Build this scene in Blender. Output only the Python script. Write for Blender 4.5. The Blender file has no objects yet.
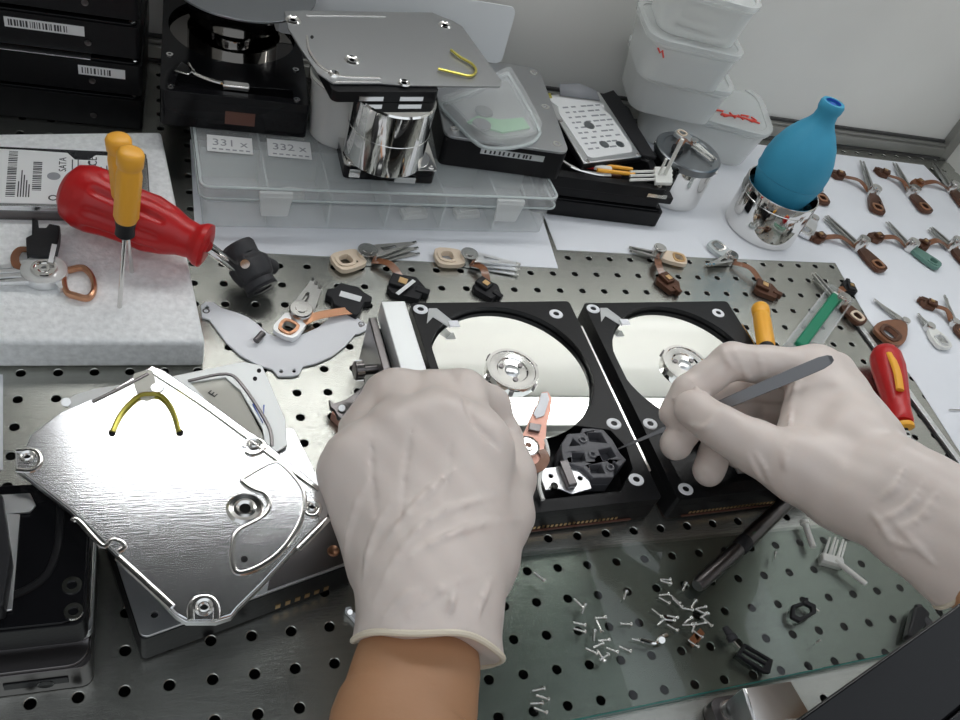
import bpy, bmesh, math, random
import numpy as np
from math import pi, sin, cos, atan2, radians, hypot
from mathutils import Vector, Matrix
from mathutils.geometry import tessellate_polygon
random.seed(7)
SC = bpy.context.scene
COL = SC.collection
# ------------------------------------------------------------------ camera (solved from the hole lattice of the worktop, mm)
R = np.array([[0.93699141, -0.23811112, 0.25563682], [-0.01001372, -0.74974978, -0.66164567], [0.34920884, 0.61739643, -0.70489349]])
CAM = np.array([-168.6916, -128.5544, 361.3089])
FPX = 862.1
PITCH = 16.6
def at(u, v, z=0.0):
    """point (mm) at height z that the camera sees at pixel u, v: used to measure where things stand"""
    d = R.T @ np.array([(u - 480) / FPX, (v - 360) / FPX, 1.0])
    p = CAM + d * (z - CAM[2]) / d[2]
    return Vector((float(p[0]), float(p[1]), float(z)))
def above(u, v, base):
    """point on the vertical through base nearest to the ray of pixel u, v"""
    d = R.T @ np.array([(u - 480) / FPX, (v - 360) / FPX, 1.0])
    t = (d[0] * (base.x - CAM[0]) + d[1] * (base.y - CAM[1])) / (d[0] ** 2 + d[1] ** 2)
    return Vector((base.x, base.y, float(CAM[2] + d[2] * t)))
cam_d = bpy.data.cameras.new('camera'); cam = bpy.data.objects.new('camera', cam_d); COL.objects.link(cam)
cam_d.sensor_width = 36; cam_d.lens = FPX * 36 / 960; cam_d.clip_start = 0.01
m = Matrix(((R[0][0], -R[1][0], -R[2][0], CAM[0] / 1000), (R[0][1], -R[1][1], -R[2][1], CAM[1] / 1000), (R[0][2], -R[1][2], -R[2][2], CAM[2] / 1000), (0, 0, 0, 1)))
cam.matrix_world = m
SC.camera = cam
# ------------------------------------------------------------------ materials
MATS = {}
def mat(name, col, rough=.5, metal=0., bump=0., bscale=200., var=0., vscale=30., trans=0., spec=.5, aniso=None, coat=0., sss=0., emit=0., stretch=None, ior=1.45):
    m = bpy.data.materials.new(name); m.use_nodes = True
    nt = m.node_tree; N = nt.nodes; L = nt.links
    b = N['Principled BSDF']; out = N['Material Output']
    c = tuple(col) + (1,)
    b.inputs['Base Color'].default_value = c
    b.inputs['Roughness'].default_value = rough
    b.inputs['Metallic'].default_value = metal
    b.inputs['Specular IOR Level'].default_value = spec
    b.inputs['IOR'].default_value = ior
    if coat: b.inputs['Coat Weight'].default_value = coat; b.inputs['Coat Roughness'].default_value = .05
    if sss: b.inputs['Subsurface Weight'].default_value = sss; b.inputs['Subsurface Scale'].default_value = .004; b.inputs['Subsurface Radius'].default_value = (1, .6, .5)
    if emit: b.inputs['Emission Color'].default_value = c; b.inputs['Emission Strength'].default_value = emit
    tc = N.new('ShaderNodeTexCoord'); src = tc.outputs['Object']
    if stretch:
        mp = N.new('ShaderNodeMapping'); mp.inputs['Scale'].default_value = stretch
        L.new(src, mp.inputs['Vector']); src = mp.outputs['Vector']
    if var:
        n = N.new('ShaderNodeTexNoise'); n.inputs['Scale'].default_value = vscale; n.inputs['Detail'].default_value = 4
        L.new(tc.outputs['Object'] if not stretch else src, n.inputs['Vector'])
        r = N.new('ShaderNodeMapRange'); r.inputs['From Min'].default_value = .25; r.inputs['From Max'].default_value = .75
        r.inputs['To Min'].default_value = 1 - var; r.inputs['To Max'].default_value = 1 + var
        L.new(n.outputs['Fac'], r.inputs['Value'])
        mx = N.new('ShaderNodeMix'); mx.data_type = 'RGBA'; mx.blend_type = 'MULTIPLY'; mx.inputs['Factor'].default_value = 1
        mx.inputs['A'].default_value = c; L.new(r.outputs['Result'], mx.inputs['B']); L.new(mx.outputs['Result'], b.inputs['Base Color'])
    if bump:
        n2 = N.new('ShaderNodeTexNoise'); n2.inputs['Scale'].default_value = bscale; n2.inputs['Detail'].default_value = 3
        L.new(src, n2.inputs['Vector'])
        bp = N.new('ShaderNodeBump'); bp.inputs['Strength'].default_value = bump; bp.inputs['Distance'].default_value = .001
        L.new(n2.outputs['Fac'], bp.inputs['Height']); L.new(bp.outputs['Normal'], b.inputs['Normal'])
    if trans:
        t = N.new('ShaderNodeBsdfTransparent'); mix = N.new('ShaderNodeMixShader')
        mix.inputs['Fac'].default_value = 1 - trans
        L.new(t.outputs[0], mix.inputs[1]); L.new(b.outputs[0], mix.inputs[2]); L.new(mix.outputs[0], out.inputs['Surface'])
    MATS[name] = m
    return m
mat('worktop_steel', (.45, .455, .42), .25, .93, bump=.12, bscale=60, var=.06, vscale=12, stretch=(3, 60, 3))
mat('dark_void', (.01, .01, .01), .9)
mat('wall_panel', (.72, .72, .69), .35, 0, var=.12, vscale=4, bump=.03, bscale=30, coat=.2)
mat('wall_frame', (.33, .33, .31), .35, .6, var=.05)
mat('frame_lip', (.05, .05, .05), .5)
mat('ceiling_dark', (.022, .025, .023), .8)
mat('paper', (.78, .8, .84), .8, var=.02, vscale=20)
mat('card', (.8, .83, .85), .7)
mat('foam', (.88, .89, .89), .95, bump=.9, bscale=260, var=.12, vscale=300)
mat('chrome', (.78, .77, .75), .06, 1)
mat('chrome_soft', (.72, .71, .69), .18, 1, bump=.04, bscale=90)
mat('platter', (.93, .94, .9), .02, 1)
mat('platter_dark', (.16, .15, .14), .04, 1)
mat('disc_grey', (.3, .32, .34), .3, 1)
mat('alu', (.78, .79, .8), .3, 1, bump=.03, bscale=300)
mat('cover_alu', (.74, .75, .77), .17, 1, bump=.05, bscale=60, stretch=(2, 40, 2))
mat('cover_grey', (.42, .43, .44), .38, .9, bump=.03, bscale=100)
mat('black_cast', (.009, .009, .01), .34, 0, bump=.08, bscale=500, spec=.22)
mat('black_gloss', (.006, .006, .007), .14, 0, spec=.25)
mat('black_plastic', (.016, .016, .018), .45, spec=.3, bump=.1, bscale=600)
mat('black_rubber', (.03, .03, .033), .6, bump=.2, bscale=500)
mat('grey_plastic', (.11, .11, .12), .45, bump=.1, bscale=500)
mat('dark_steel', (.16, .15, .15), .3, 1)
mat('brown_board', (.12, .05, .035), .4)
mat('gold', (.75, .5, .25), .3, 1)
mat('copper', (.62, .33, .2), .32, 1)
mat('copper_board', (.78, .42, .33), .4, .3)
mat('kapton', (.2, .075, .03), .35, 0, coat=.4, var=.2, vscale=120)
mat('brown_coil', (.11, .05, .03), .4, .5)
mat('cream_plastic', (.75, .62, .48), .4)
mat('brass', (.62, .55, .12), .3, .9)
mat('red_plastic', (.5, .012, .014), .33, bump=.05, bscale=300)
mat('orange_plastic', (.9, .43, .04), .38)
mat('blue_rubber', (.045, .33, .52), .55, bump=.15, bscale=800)
mat('blue_deep', (.03, .1, .5), .5)
mat('green_plastic', (.0, .2, .1), .4)
mat('green_pale', (.25, .6, .3), .4)
mat('teal_plastic', (.12, .24, .2), .5)
mat('white_plastic', (.78, .78, .74), .4)
mat('white_enamel', (.88, .89, .92), .4)
mat('alu_dull', (.68, .7, .7), .5, .8)
mat('arm_grey', (.42, .42, .4), .4, .9)
mat('frosted', (.9, .92, .91), .35, trans=.55)
mat('frosted_thin', (.84, .87, .86), .25, trans=.62)
mat('clear', (.88, .91, .91), .12, trans=.78)
mat('clear_edge', (.66, .72, .72), .15, trans=.35)
mat('red_ink', (.75, .08, .06), .6)
mat('ink', (.04, .04, .045), .7)
mat('grey_ink', (.3, .31, .33), .7)
mat('label', (.78, .79, .79), .5)
mat('tape', (.7, .68, .6), .4, trans=.3)
mat('glass_edge', (.03, .16, .14), .1, 0, trans=.15)
mat('tweezer_steel', (.19, .19, .195), .33, 1, bump=.04, bscale=80, stretch=(40, 2, 2))
mat('skin', (.42, .22, .115), .5, var=.13, vscale=22, sss=.12, bump=.15, bscale=250)
mat('glove', (.72, .63, .58), .36, var=.05, vscale=25, sss=.15, bump=.12, bscale=120, spec=.4)
mat('glove_rim', (.78, .7, .56), .45)
mat('housing_grey', (.3, .31, .3), .5)
mat('tube_light', (1, 1, 1), .5, emit=1)
def glass_mat():
    m = bpy.data.materials.new('sheet_glass'); m.use_nodes = True; nt = m.node_tree; N = nt.nodes; L = nt.links
    for n in list(N):
        if n.type == 'BSDF_PRINCIPLED': N.remove(n)
    t = N.new('ShaderNodeBsdfTransparent'); t.inputs[0].default_value = (.8, .83, .815, 1)
    g = N.new('ShaderNodeBsdfGlossy'); g.inputs['Roughness'].default_value = .03
    f = N.new('ShaderNodeFresnel'); f.inputs[0].default_value = 1.5
    x = N.new('ShaderNodeMixShader'); ge = N.new('ShaderNodeNewGeometry'); mm = N.new('ShaderNodeMath'); mm.operation = 'MULTIPLY'; mi = N.new('ShaderNodeMath'); mi.operation = 'SUBTRACT'; mi.inputs[0].default_value = 1
    L.new(ge.outputs['Backfacing'], mi.inputs[1]); L.new(f.outputs[0], mm.inputs[0]); L.new(mi.outputs[0], mm.inputs[1]); L.new(mm.outputs[0], x.inputs[0]); L.new(t.outputs[0], x.inputs[1]); L.new(g.outputs[0], x.inputs[2])
    L.new(x.outputs[0], N['Material Output'].inputs['Surface']); MATS['sheet_glass'] = m
glass_mat()
# ------------------------------------------------------------------ mesh builder (millimetres)
def rot(z): return Matrix.Rotation(z, 4, 'Z')
def axis_matrix(a, b):
    a = Vector(a); b = Vector(b); d = (b - a).normalized()
    q = d.to_track_quat('Z', 'Y').to_matrix().to_4x4()
    return Matrix.Translation(a) @ q
class MB:
    def __init__(s, T=None): s.v = []; s.f = []; s.T = T or Matrix()
    def add(s, vs, fs, T=None):
        o = len(s.v); M = s.T @ T if T else s.T
        s.v += [M @ Vector(p) for p in vs]; s.f += [tuple(i + o for i in f) for f in fs]
        return s
    def box(s, x0, x1, y0, y1, z0, z1, T=None):
        return s.add([(x0, y0, z0), (x1, y0, z0), (x1, y1, z0), (x0, y1, z0), (x0, y0, z1), (x1, y0, z1), (x1, y1, z1), (x0, y1, z1)],
                     [(3, 2, 1, 0), (4, 5, 6, 7), (0, 1, 5, 4), (1, 2, 6, 5), (2, 3, 7, 6), (3, 0, 4, 7)], T)
    def prism(s, loops, z0, z1, T=None):
        """solid with vertical sides; loops[0] outline, the others holes; z0/z1 numbers"""
        if not isinstance(loops[0], list): loops = [loops]
        L = []
        for k, lp in enumerate(loops):
            lp = [(float(p[0]), float(p[1])) for p in lp]
            ar = sum(lp[i - 1][0] * lp[i][1] - lp[i][0] * lp[i - 1][1] for i in range(len(lp)))
            if (ar < 0) == (k == 0): lp = lp[::-1]
            L.append(lp)
        flat = [p for lp in L for p in lp]; n = len(flat)
        tri = tessellate_polygon([[Vector((p[0], p[1], 0)) for p in lp] for lp in L])
        vs = [(p[0], p[1], z0) for p in flat] + [(p[0], p[1], z1) for p in flat]
        fs = []
        for t in tri:
            a, b, c = (Vector(flat[i]) for i in t)
            if (b - a).cross(c - a) < 0: t = (t[0], t[2], t[1])
            fs.append(tuple(i + n for i in t)); fs.append(tuple(reversed(t)))
        o = 0
        for lp in L:
            k = len(lp)
            for i in range(k):
                j = (i + 1) % k; fs.append((o + i, o + j, o + j + n, o + i + n))
            o += k
        return s.add(vs, fs, T)
    def lathe(s, prof, n=32, T=None, cap=True):
        vs = []; fs = []; k = len(prof)
        for i in range(n):
            a = 2 * pi * i / n
            for r, z in prof: vs.append((r * cos(a), r * sin(a), z))
        for i in range(n):
            j = (i + 1) % n
            for q in range(k - 1): fs.append((i * k + q, j * k + q, j * k + q + 1, i * k + q + 1))
        if cap:
            if prof[0][0] > 0: fs.append(tuple(reversed([i * k for i in range(n)])))
            if prof[-1][0] > 0: fs.append(tuple(i * k + k - 1 for i in range(n)))
        return s.add(vs, fs, T)
    def cyl(s, a, b, r, r2=None, n=20):
        a = Vector(a); b = Vector(b)
        return s.lathe([(r, 0), (r if r2 is None else r2, (b - a).length)], n, axis_matrix(a, b))
    def rod(s, a, b, prof, n=24):
        """lathe along a->b; prof of (radius, fraction of length)"""
        a = Vector(a); b = Vector(b); l = (b - a).length
        return s.lathe([(r, t * l) for r, t in prof], n, axis_matrix(a, b))
    def tube(s, pts, r, n=8, closed=False, flat=1.0):
        pts = [Vector(p) for p in pts]; m = len(pts); vs = []; fs = []
        up = Vector((0, 0, 1)); 
        for i, p in enumerate(pts):
            q0 = pts[(i - 1) % m] if (closed or i > 0) else p
            q1 = pts[(i + 1) % m] if (closed or i < m - 1) else p
            d = (q1 - q0).normalized(); u = d.cross(up)
            if u.length < 1e-3: u = d.cross(Vector((0, 1, 0)))
            u.normalize(); w = u.cross(d).normalized()
            rr = r[i] if isinstance(r, (list, tuple)) else r
            for k in range(n):
                a = 2 * pi * k / n; vs.append(p + u * cos(a) * rr + w * sin(a) * rr * flat)
        for i in range(m if closed else m - 1):
            j = (i + 1) % m
            for k in range(n):
                k2 = (k + 1) % n; fs.append((i * n + k, i * n + k2, j * n + k2, j * n + k))
        if not closed: fs.append(tuple(reversed(range(n)))); fs.append(tuple((m - 1) * n + k for k in range(n)))
        return s.add(vs, fs)
    def ribbon(s, pts, w, th=.3):
        """flat strip following pts, its width w horizontal"""
        pts = [Vector(p) for p in pts]; vs = []; fs = []; m = len(pts)
        for i, p in enumerate(pts):
            d = pts[min(i + 1, m - 1)] - pts[max(i - 1, 0)]
            u = Vector((d.y, -d.x, 0)); u = u.normalized() if u.length > 1e-6 else Vector((1, 0, 0))
            nn = u.cross(d.normalized())
            for a, b in ((-1, 0), (1, 0), (1, 1), (-1, 1)): vs.append(p + u * a * w / 2 + nn * b * th)
        for i in range(m - 1):
            for k in range(4): fs.append((i * 4 + k, i * 4 + (k + 1) % 4, i * 4 + 4 + (k + 1) % 4, i * 4 + 4 + k))
        fs.append((3, 2, 1, 0)); fs.append(tuple(4 * (m - 1) + k for k in range(4)))
        return s.add(vs, fs)
    def text(s, body, size, T, depth=.05, align='CENTER'):
        c = bpy.data.curves.new('t', 'FONT'); c.body = body; c.size = size; c.extrude = depth; c.align_x = align; c.align_y = 'CENTER'; c.resolution_u = 3
        o = bpy.data.objects.new('t', c); COL.objects.link(o); bpy.context.view_layer.update()
        me = o.to_mesh()
        s.add([v.co.copy() for v in me.vertices], [tuple(p.vertices) for p in me.polygons], T)
        o.to_mesh_clear(); bpy.data.objects.remove(o); bpy.data.curves.remove(c)
        return s
    def build(s, name, material, parent=None, bevel=0, label=None, angle=35, seg=2):
        """mesh object; coordinates are world mm (parented: relative to the parent's placement)"""
        me = bpy.data.meshes.new(name)
        if parent is None:
            xs = [p.x for p in s.v]; ys = [p.y for p in s.v]; c = Vector(((min(xs) + max(xs)) / 2, (min(ys) + max(ys)) / 2, min(p.z for p in s.v)))
        else: c = Vector((0, 0, 0))
        base = parent
        inv = Matrix()
        if parent is not None and parent.get('_w'):
            inv = Matrix.Translation(Vector(parent['_w'])).inverted()
        pts = [(inv @ p - c) * .001 for p in s.v]
        me.from_pydata([tuple(p) for p in pts], [], s.f); me.validate(); me.materials.append(MATS[material])
        me.polygons.foreach_set('use_smooth', [True] * len(me.polygons))
        me.set_sharp_from_angle(angle=radians(angle)); me.update()
        o = bpy.data.objects.new(name, me); COL.objects.link(o)
        if parent is not None:
            o.parent = parent
            o['_w'] = parent['_w'] if parent.get('_w') else (0., 0., 0.)
        else:
            o.location = c * .001; o['_w'] = tuple(c)
        if bevel:
            b = o.modifiers.new('bevel', 'BEVEL'); b.width = bevel * .001; b.segments = seg; b.limit_method = 'ANGLE'; b.angle_limit = radians(40)
        if label: o['label'] = label
        return o
def tag(o, label=None, cat=None, group=None, kind=None):
    if label: o['label'] = label
    if cat: o['category'] = cat
    if group: o['group'] = group
    if kind: o['kind'] = kind
    return o
def thing(name, label, cat, loc, group=None):
    """Empty at the thing's base; loc in mm; parts are given in world mm"""
    o = bpy.data.objects.new(name, None); COL.objects.link(o); o.empty_display_size = .01
    o.location = Vector(loc) * .001; o['_w'] = tuple(Vector(loc))
    return tag(o, label, cat, group)
def proto(name, label, cat, group=None):
    """Empty whose parts are in local mm; placed afterwards"""
    o = bpy.data.objects.new(name, None); COL.objects.link(o); o['_w'] = (0., 0., 0.); o.empty_display_size = .01
    return tag(o, label, cat, group)
def copy_tree(o, parent=None):
    c = o.copy(); COL.objects.link(c)
    if parent is not None: c.parent = parent
    for ch in [x for x in COL.objects if x.parent == o]: copy_tree(ch, c)
    return c
def place(o, loc, rz=0, sc=1): o.location = Vector(loc) * .001; o.rotation_euler = (0, 0, rz); o.scale = (sc, sc, sc); return o
def circ(cx, cy, r, n=32, a0=0, a1=2 * pi): 
    full = abs(a1 - a0 - 2 * pi) < 1e-6; k = n if full else n + 1
    return [(cx + r * cos(a0 + (a1 - a0) * i / n), cy + r * sin(a0 + (a1 - a0) * i / n)) for i in range(k)]
def rrect(x0, x1, y0, y1, r, n=5):
    p = []
    for cx, cy, a in ((x1 - r, y1 - r, 0), (x0 + r, y1 - r, pi / 2), (x0 + r, y0 + r, pi), (x1 - r, y0 + r, 1.5 * pi)): p += circ(cx, cy, r, n, a, a + pi / 2)
    return p
def px(pts, z): return [at(u, v, z) for u, v in pts]
def xy(pts): return [(p.x, p.y) for p in pts]
def smooth(pts, n=6, closed=False):
    pts = [Vector(p) for p in pts]; m = len(pts); out = []
    for i in range(m if closed else m - 1):
        g = lambda k: pts[k % m] if closed else pts[max(0, min(m - 1, k))]
        a, b, c, d = g(i - 1), g(i), g(i + 1), g(i + 2)
        for k in range(n):
            t = k / n; out.append(.5 * ((2 * b) + (c - a) * t + (2 * a - 5 * b + 4 * c - d) * t * t + (3 * b - a - 3 * c + d) * t ** 3))
    if not closed: out.append(pts[-1])
    return out
def frmz(a, b):
    """matrix with origin a and x axis towards b, horizontal"""
    a = Vector(a); b = Vector(b); th = atan2(b.y - a.y, b.x - a.x)
    return Matrix.Translation(a) @ rot(th)
def frm(a, b): return frmz(Vector((a.x, a.y, 0)), Vector((b.x, b.y, 0)))
LAMP_E = 10.; WORLD_E = 1.1; EXPO = .3
# ------------------------------------------------------------------ the setting
WY = lambda x: 474 - .042 * x                 # line of the back wall on the table
def struct(name, b, m, **k): return tag(b.build(name, m, **k), kind='structure')
def plate_mesh(i0, i1, j0, j1, keep):
    vs = []; fs = []; n = 16; r = PITCH * .135; h = PITCH / 2
    sq = []
    for k in range(n):
        a = 2 * pi * k / n + pi / 4; s = max(abs(cos(a)), abs(sin(a))); sq.append((h * cos(a) / s, h * sin(a) / s))
    ci = [(r * cos(2 * pi * k / n + pi / 4), r * sin(2 * pi * k / n + pi / 4)) for k in range(n)]
    ce = [(1.14 * x, 1.14 * y) for x, y in ci]
    for i in range(i0, i1):
        for j in range(j0, j1):
            cx, cy = i * PITCH, j * PITCH
            if not keep(cx, cy): continue
            o = len(vs)
            vs += [(cx + x, cy + y, 0) for x, y in sq] + [(cx + x, cy + y, 0) for x, y in ce] + [(cx + x, cy + y, -.25) for x, y in ci] + [(cx + x, cy + y, -1.5) for x, y in ci]
            for k in range(n):
                q = (k + 1) % n
                for l in range(3): fs.append((o + l * n + k, o + l * n + q, o + l * n + n + q, o + l * n + n + k))
    return vs, fs
top = thing('worktop', 'perforated stainless steel work surface under everything, rows of round holes', 'worktop', (100, 150, -14)); 
mb = MB(); mb.v, mb.f = plate_mesh(-26, 42, -10, 31, lambda x, y: y < WY(x) + 8 and x < 660)
mb.v = [Vector(p) for p in mb.v]; mb.build('perforated_plate', 'worktop_steel', top, angle=25)
MB().box(-440, 700, -175, 520, -14, -13).build('tray', 'dark_void', top)
# seam strip where two perforated plates meet on the right
a, b = at(893, 374), at(985, 500); T = frm(a, b); l = (b - a).length
MB().box(-60, l + 30, -2.2, 0, .05, 2.2, T).box(-60, l + 30, .4, 4.2, .05, .8, T).build('seam_strip', 'alu', top, bevel=.2)
MB().box(-60, l + 30, -4, -2.3, .05, .4, T).build('seam_gap', 'dark_void', top)
tw = Vector((1, -.042, 0)).normalized()
TW = frm(Vector((-450, WY(-450), 0)), Vector((700, WY(700), 0)))
LW = 1190; HC = 540.
cor = at(946, 160).x
CX = (Vector((cor, WY(cor), 0)) - Vector((-450, WY(-450), 0))).length
struct('wall_back', MB(TW).box(0, CX + 10, 10, 16, -14, HC), 'wall_panel')
struct('trim_1', MB(TW).box(0, CX - 3, .5, 10, 2.5, 12).box(0, CX - 3, 4, 10, 12, 15), 'wall_frame', bevel=.8)
struct('trim_2', MB(TW).box(0, CX - 3, 0, 4, 0, 2.5).box(0, CX - 3, 7, 9.8, 15, 17.5), 'frame_lip')
struct('trim_3', MB(TW).box(CX - 11, CX, 0, 10, 0, HC), 'wall_frame', bevel=.8)
struct('wall_right', MB(TW).box(CX, CX + 6, -760, 9.9, -14, HC), 'wall_panel')
struct('wall_left', MB(TW).box(-6, 0, -640, 16, -14, HC), 'wall_panel')
struct('ceiling', MB(TW).box(0, 790, -430, 10, HC, HC + 10), 'ceiling_dark')  # unseen ceiling, cut short on the right to brighten the steel's reflections
# fluorescent tubes along the back wall
def lamp(y, z, label, power, x0=200, x1=1010):
    t = thing('fluorescent_lamp', label, 'lamp', TW @ Vector((550, y, z)), 'fluorescent lamps along the back wall')
    MB(TW).box(x0, x1, y - 12, y + 26, z + 12, z + 24).box(x0, x1, y + 13, y + 16, z - 7, z + 12).build('housing_and_shield', 'housing_grey', t, bevel=1)  # rear plate added behind the tube to shield the wall from its light
    MB(TW).cyl((x0, y, z), (x1, y, z), 8, n=24).build('tube', 'tube_light', t)
    for x in (x0, x1 - 14): MB(TW).cyl((x - 4, y, z), (x + 14, y, z), 9, n=20).build('end_cap', 'alu', t)
lamp(-60, 365, 'white fluorescent tube lamp nearer the back wall', 1)
lamp(-60, 440, 'white fluorescent tube lamp farther from the back wall', 1)
MATS['tube_light'].node_tree.nodes['Principled BSDF'].inputs['Emission Strength'].default_value = LAMP_E
# front sash rail
a, b = at(800, 717, 190), at(960, 603, 190); struct('trim_4', MB(frm(Vector((a.x, a.y, 0)), Vector((b.x, b.y, 0)))).box(-160, 380, -18, 0, 176, 190), 'black_gloss', bevel=.8)
struct('trim_5', MB(frm(Vector((a.x, a.y, 0)), Vector((b.x, b.y, 0)))).box(-160, 380, -21, -18.3, 170, 191), 'black_plastic', bevel=.4)
# ------------------------------------------------------------------ papers
pl = xy([at(196, 250), at(558, 268.5), at(538, 205), at(520, 150), at(190, 140)])
tag(MB().prism(pl, .05, .35).build('paper_sheet', 'paper'), 'white paper sheet under the clear organiser box', 'paper')
pl = xy([at(557, 250), at(705, 258), at(835, 263), at(868, 320), at(915, 382), at(962, 456), at(1080, 560)]) + [(560, 200), (cor - 40, WY(cor) - 12), (150, WY(150) - 12), (100, 440)]
tag(MB().prism(pl, .05, .35).build('paper_sheet', 'paper'), 'large white paper sheet under the rows of actuator arms', 'paper')
tag(MB().prism(xy(px([(-40, 375), (3, 375), (3, 470), (-60, 470)], 0)), .05, .4).build('paper_sheet', 'paper'), 'sliver of pale card at the left edge beside the foam', 'paper')
# standing white card behind the cover on the chrome drum
b = at(501, 64, 57); a = b - Vector((1, -.042, 0)).normalized() * 165
T = frmz(a, b)
w = (b - a).length
ch = above(508, 6, b).z - b.z
tag(MB(T @ Matrix.Rotation(radians(-3), 4, 'X')).prism(rrect(0, w, 0, ch, 5), -1, 0, Matrix.Rotation(pi / 2, 4, 'X')).build('white_card', 'card'), 'white card standing upright behind the silver cover plate', 'card')
# ------------------------------------------------------------------ foam block
FZ = 20.0
fp = xy(px([(-90, 134), (161, 131), (200, 300), (-60, 300)], FZ))
fp[2] = (at(204, 368, 0).x, at(204, 368, 0).y); fp[3] = (-330, fp[2][1] + 2)
tag(MB().prism(fp, 0.5, FZ).build('foam_block', 'foam', bevel=2.5, seg=3), 'white foam block under the yellow and red screwdrivers', 'foam')
# ------------------------------------------------------------------ closed hard drives (black, stacked)
def drive_box(T, w, l, h, label, z, group=None, body='black_cast', cover='black_gloss', sticker=None, name='hard_drive', holes=True, rim=True):
    """closed drive: local x width, y length (towards back), origin front-left bottom corner"""
    t = thing(name, label, 'hard drive', T @ Vector((w / 2, l / 2, z)), group)
    o = MB(T).prism(rrect(0, w, 0, l, 3), z + 1, z + h - 2.2).build('body', body, t, bevel=.6)
    MB(T).prism(rrect(1.2, w - 1.2, 1.2, l - 1.2, 5), z + h - 2.2, z + h - .8).prism(rrect(6, w - 6, 8, l - 8, 12), z + h - .8, z + h).build('cover', cover, t, bevel=.4)
    MB(T).prism(rrect(4, w - 4, 4, l - 4, 2), z, z + 1).build('circuit_board', 'brown_board', t)
    if holes:
        for x, y in ((4.5, 5), (w - 4.5, 5), (4.5, l - 5), (w - 4.5, l - 5)):
            MB(T).lathe([(0, z + h - .3), (1.6, z + h - .3), (2, z + h - .8)], 14, Matrix.Translation((x, y, 0))).build('screw', 'chrome_soft', t)
        for x in (w * .2, w * .8):
            MB(T).lathe([(1.2, 0), (2, .4), (2, 0)], 12, Matrix.Translation((x, -.3, z + h * .35)) @ Matrix.Rotation(pi / 2, 4, 'X')).build('side_screw_hole', 'dark_steel', t)
    if sticker:
        x0, x1, q = sticker
        s = MB(T).box(x0, x1, -.3, -.02, z + h * q, z + h * q + 6.4).build('barcode_sticker', 'label', t, bevel=.2)
        random.seed(int(x0)); b = MB(T); x = x0 + 2
        while x < x1 - 9:
            ww = random.choice((.4, .7, 1.1)); b.box(x, x + ww, -.42, -.32, z + h * q + 1.2, z + h * q + 5.2); x += ww + random.choice((.5, .8, 1.2))
        b.build('barcode', 'ink', s)
    return t
g0 = Vector((at(143, 131, 0).x, at(143, 131, 0).y, 0)); 
T0 = frm(g0 - tw * 147, g0)
ST = [('bottom', None), ('second from bottom', (110, 137, .5)), ('third from bottom', (73, 116, .5)), ('fourth from bottom', None), ('topmost', None)]
for k, (nm, st) in enumerate(ST):
    drive_box(T0 @ Matrix.Translation((random.uniform(-1, 1), random.uniform(-1, 1) + 1, 0)), 147, 101.6, 24, {
        'bottom': 'black hard drive at the very bottom of the stack behind the foam', 'second from bottom': 'black hard drive second up in the stack behind the foam',
        'third from bottom': 'black hard drive with a short white barcode sticker, in the left rear stack', 'fourth from bottom': 'unlabelled black hard drive resting on the long barcode drive', 'topmost': 'black hard drive on top of the left rear stack'}[nm], k * 25.2, 'black hard drives stacked behind the foam', sticker=st)
# grey strip shown between two drives
tag(MB(T0).box(4, 118, -3.2, 4, 49.7, 50.2).build("metal_shim", "alu"), "thin silver strip poking out between the two labelled drives", "metal strip")
# ------------------------------------------------------------------ 2.5 inch drive on the foam
c = at(128, 209, FZ + 9.5); d = at(0, 206, FZ + 9.5); T = frmz(d, c); w = (c - d).length; T = T @ Matrix.Translation((-30, 0, -FZ - 9.5)); w += 30
l = (at(60, 148, FZ + 9.5) - at(60, 207, FZ + 9.5)).length
t = thing('laptop_hard_drive', 'silver laptop hard drive with white printed label lying on the foam', 'hard drive', T @ Vector((w / 2, l / 2, FZ)))
MB(T).prism(rrect(0, w + 12, 0, l, 2), FZ + .3, FZ + 6).build('body', 'dark_steel', t, bevel=.4)
MB(T).prism(rrect(.5, w + 11.5, .5, l - .5, 2), FZ + 6, FZ + 9.2).build('cover', 'cover_alu', t, bevel=.5)
lab = MB(T).prism([(2, 3), (w - 10, 3), (w - 2, 9), (w - 2, l - 5), (w - 16, l - 5), (w - 20, l - 10), (w - 27, l - 10), (w - 31, l - 4), (40, l - 3), (2, l - 3)], FZ + 9.2, FZ + 9.5).build('label', 'label', t)
def zb(b, x0, x1, y0, y1, z, T=None): b.box(x0, x1, y0, y1, z, z + .06)
b = MB(T); z = FZ + 9.52; random.seed(3)
for x0, x1, y0, y1 in ((32, 36.5, 8, 48), (44.5, 49, 14, 40)):
    y = y0
    while y < y1:
        hh = random.choice((.4, .7, 1.)); zb(b, x0, x1, y, y + hh, z); y += hh + random.choice((.5, .7, 1.))
for k in range(5): zb(b, 37.6 + 1.3 * k, 38.2 + 1.3 * k, 8, random.uniform(18, 34), z)
for k in range(7): zb(b, 64 + 3 * k, 64.6 + 3 * k, 30, random.uniform(36, 44), z)
b.build('printed_text', 'ink', lab)
MB(T).prism(circ(55, 27, 3.4, 24), z, z + .06).build('printed_dot', 'grey_ink', lab)
MB(T).prism([circ(55, 8, 2.4, 20), circ(55, 8, 1.6, 20)], z, z + .06).text('SATA', 5.5, Matrix.Translation((59.5, 38, z + .03)) @ rot(pi / 2)).text('CE', 7, Matrix.Translation((75, 42, z + .03)) @ rot(pi / 2)).build('printed_mark', 'ink', lab)
for x, y in ((2, 2), (w - 2, 1.8), (4, l - 3), (w + 2, l - 3)): MB(T).lathe([(0, FZ + 9.8), (1.3, FZ + 9.8), (1.6, FZ + 9.2)], 12, Matrix.Translation((x, y, 0))).build('screw', 'dark_steel', t)
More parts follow.
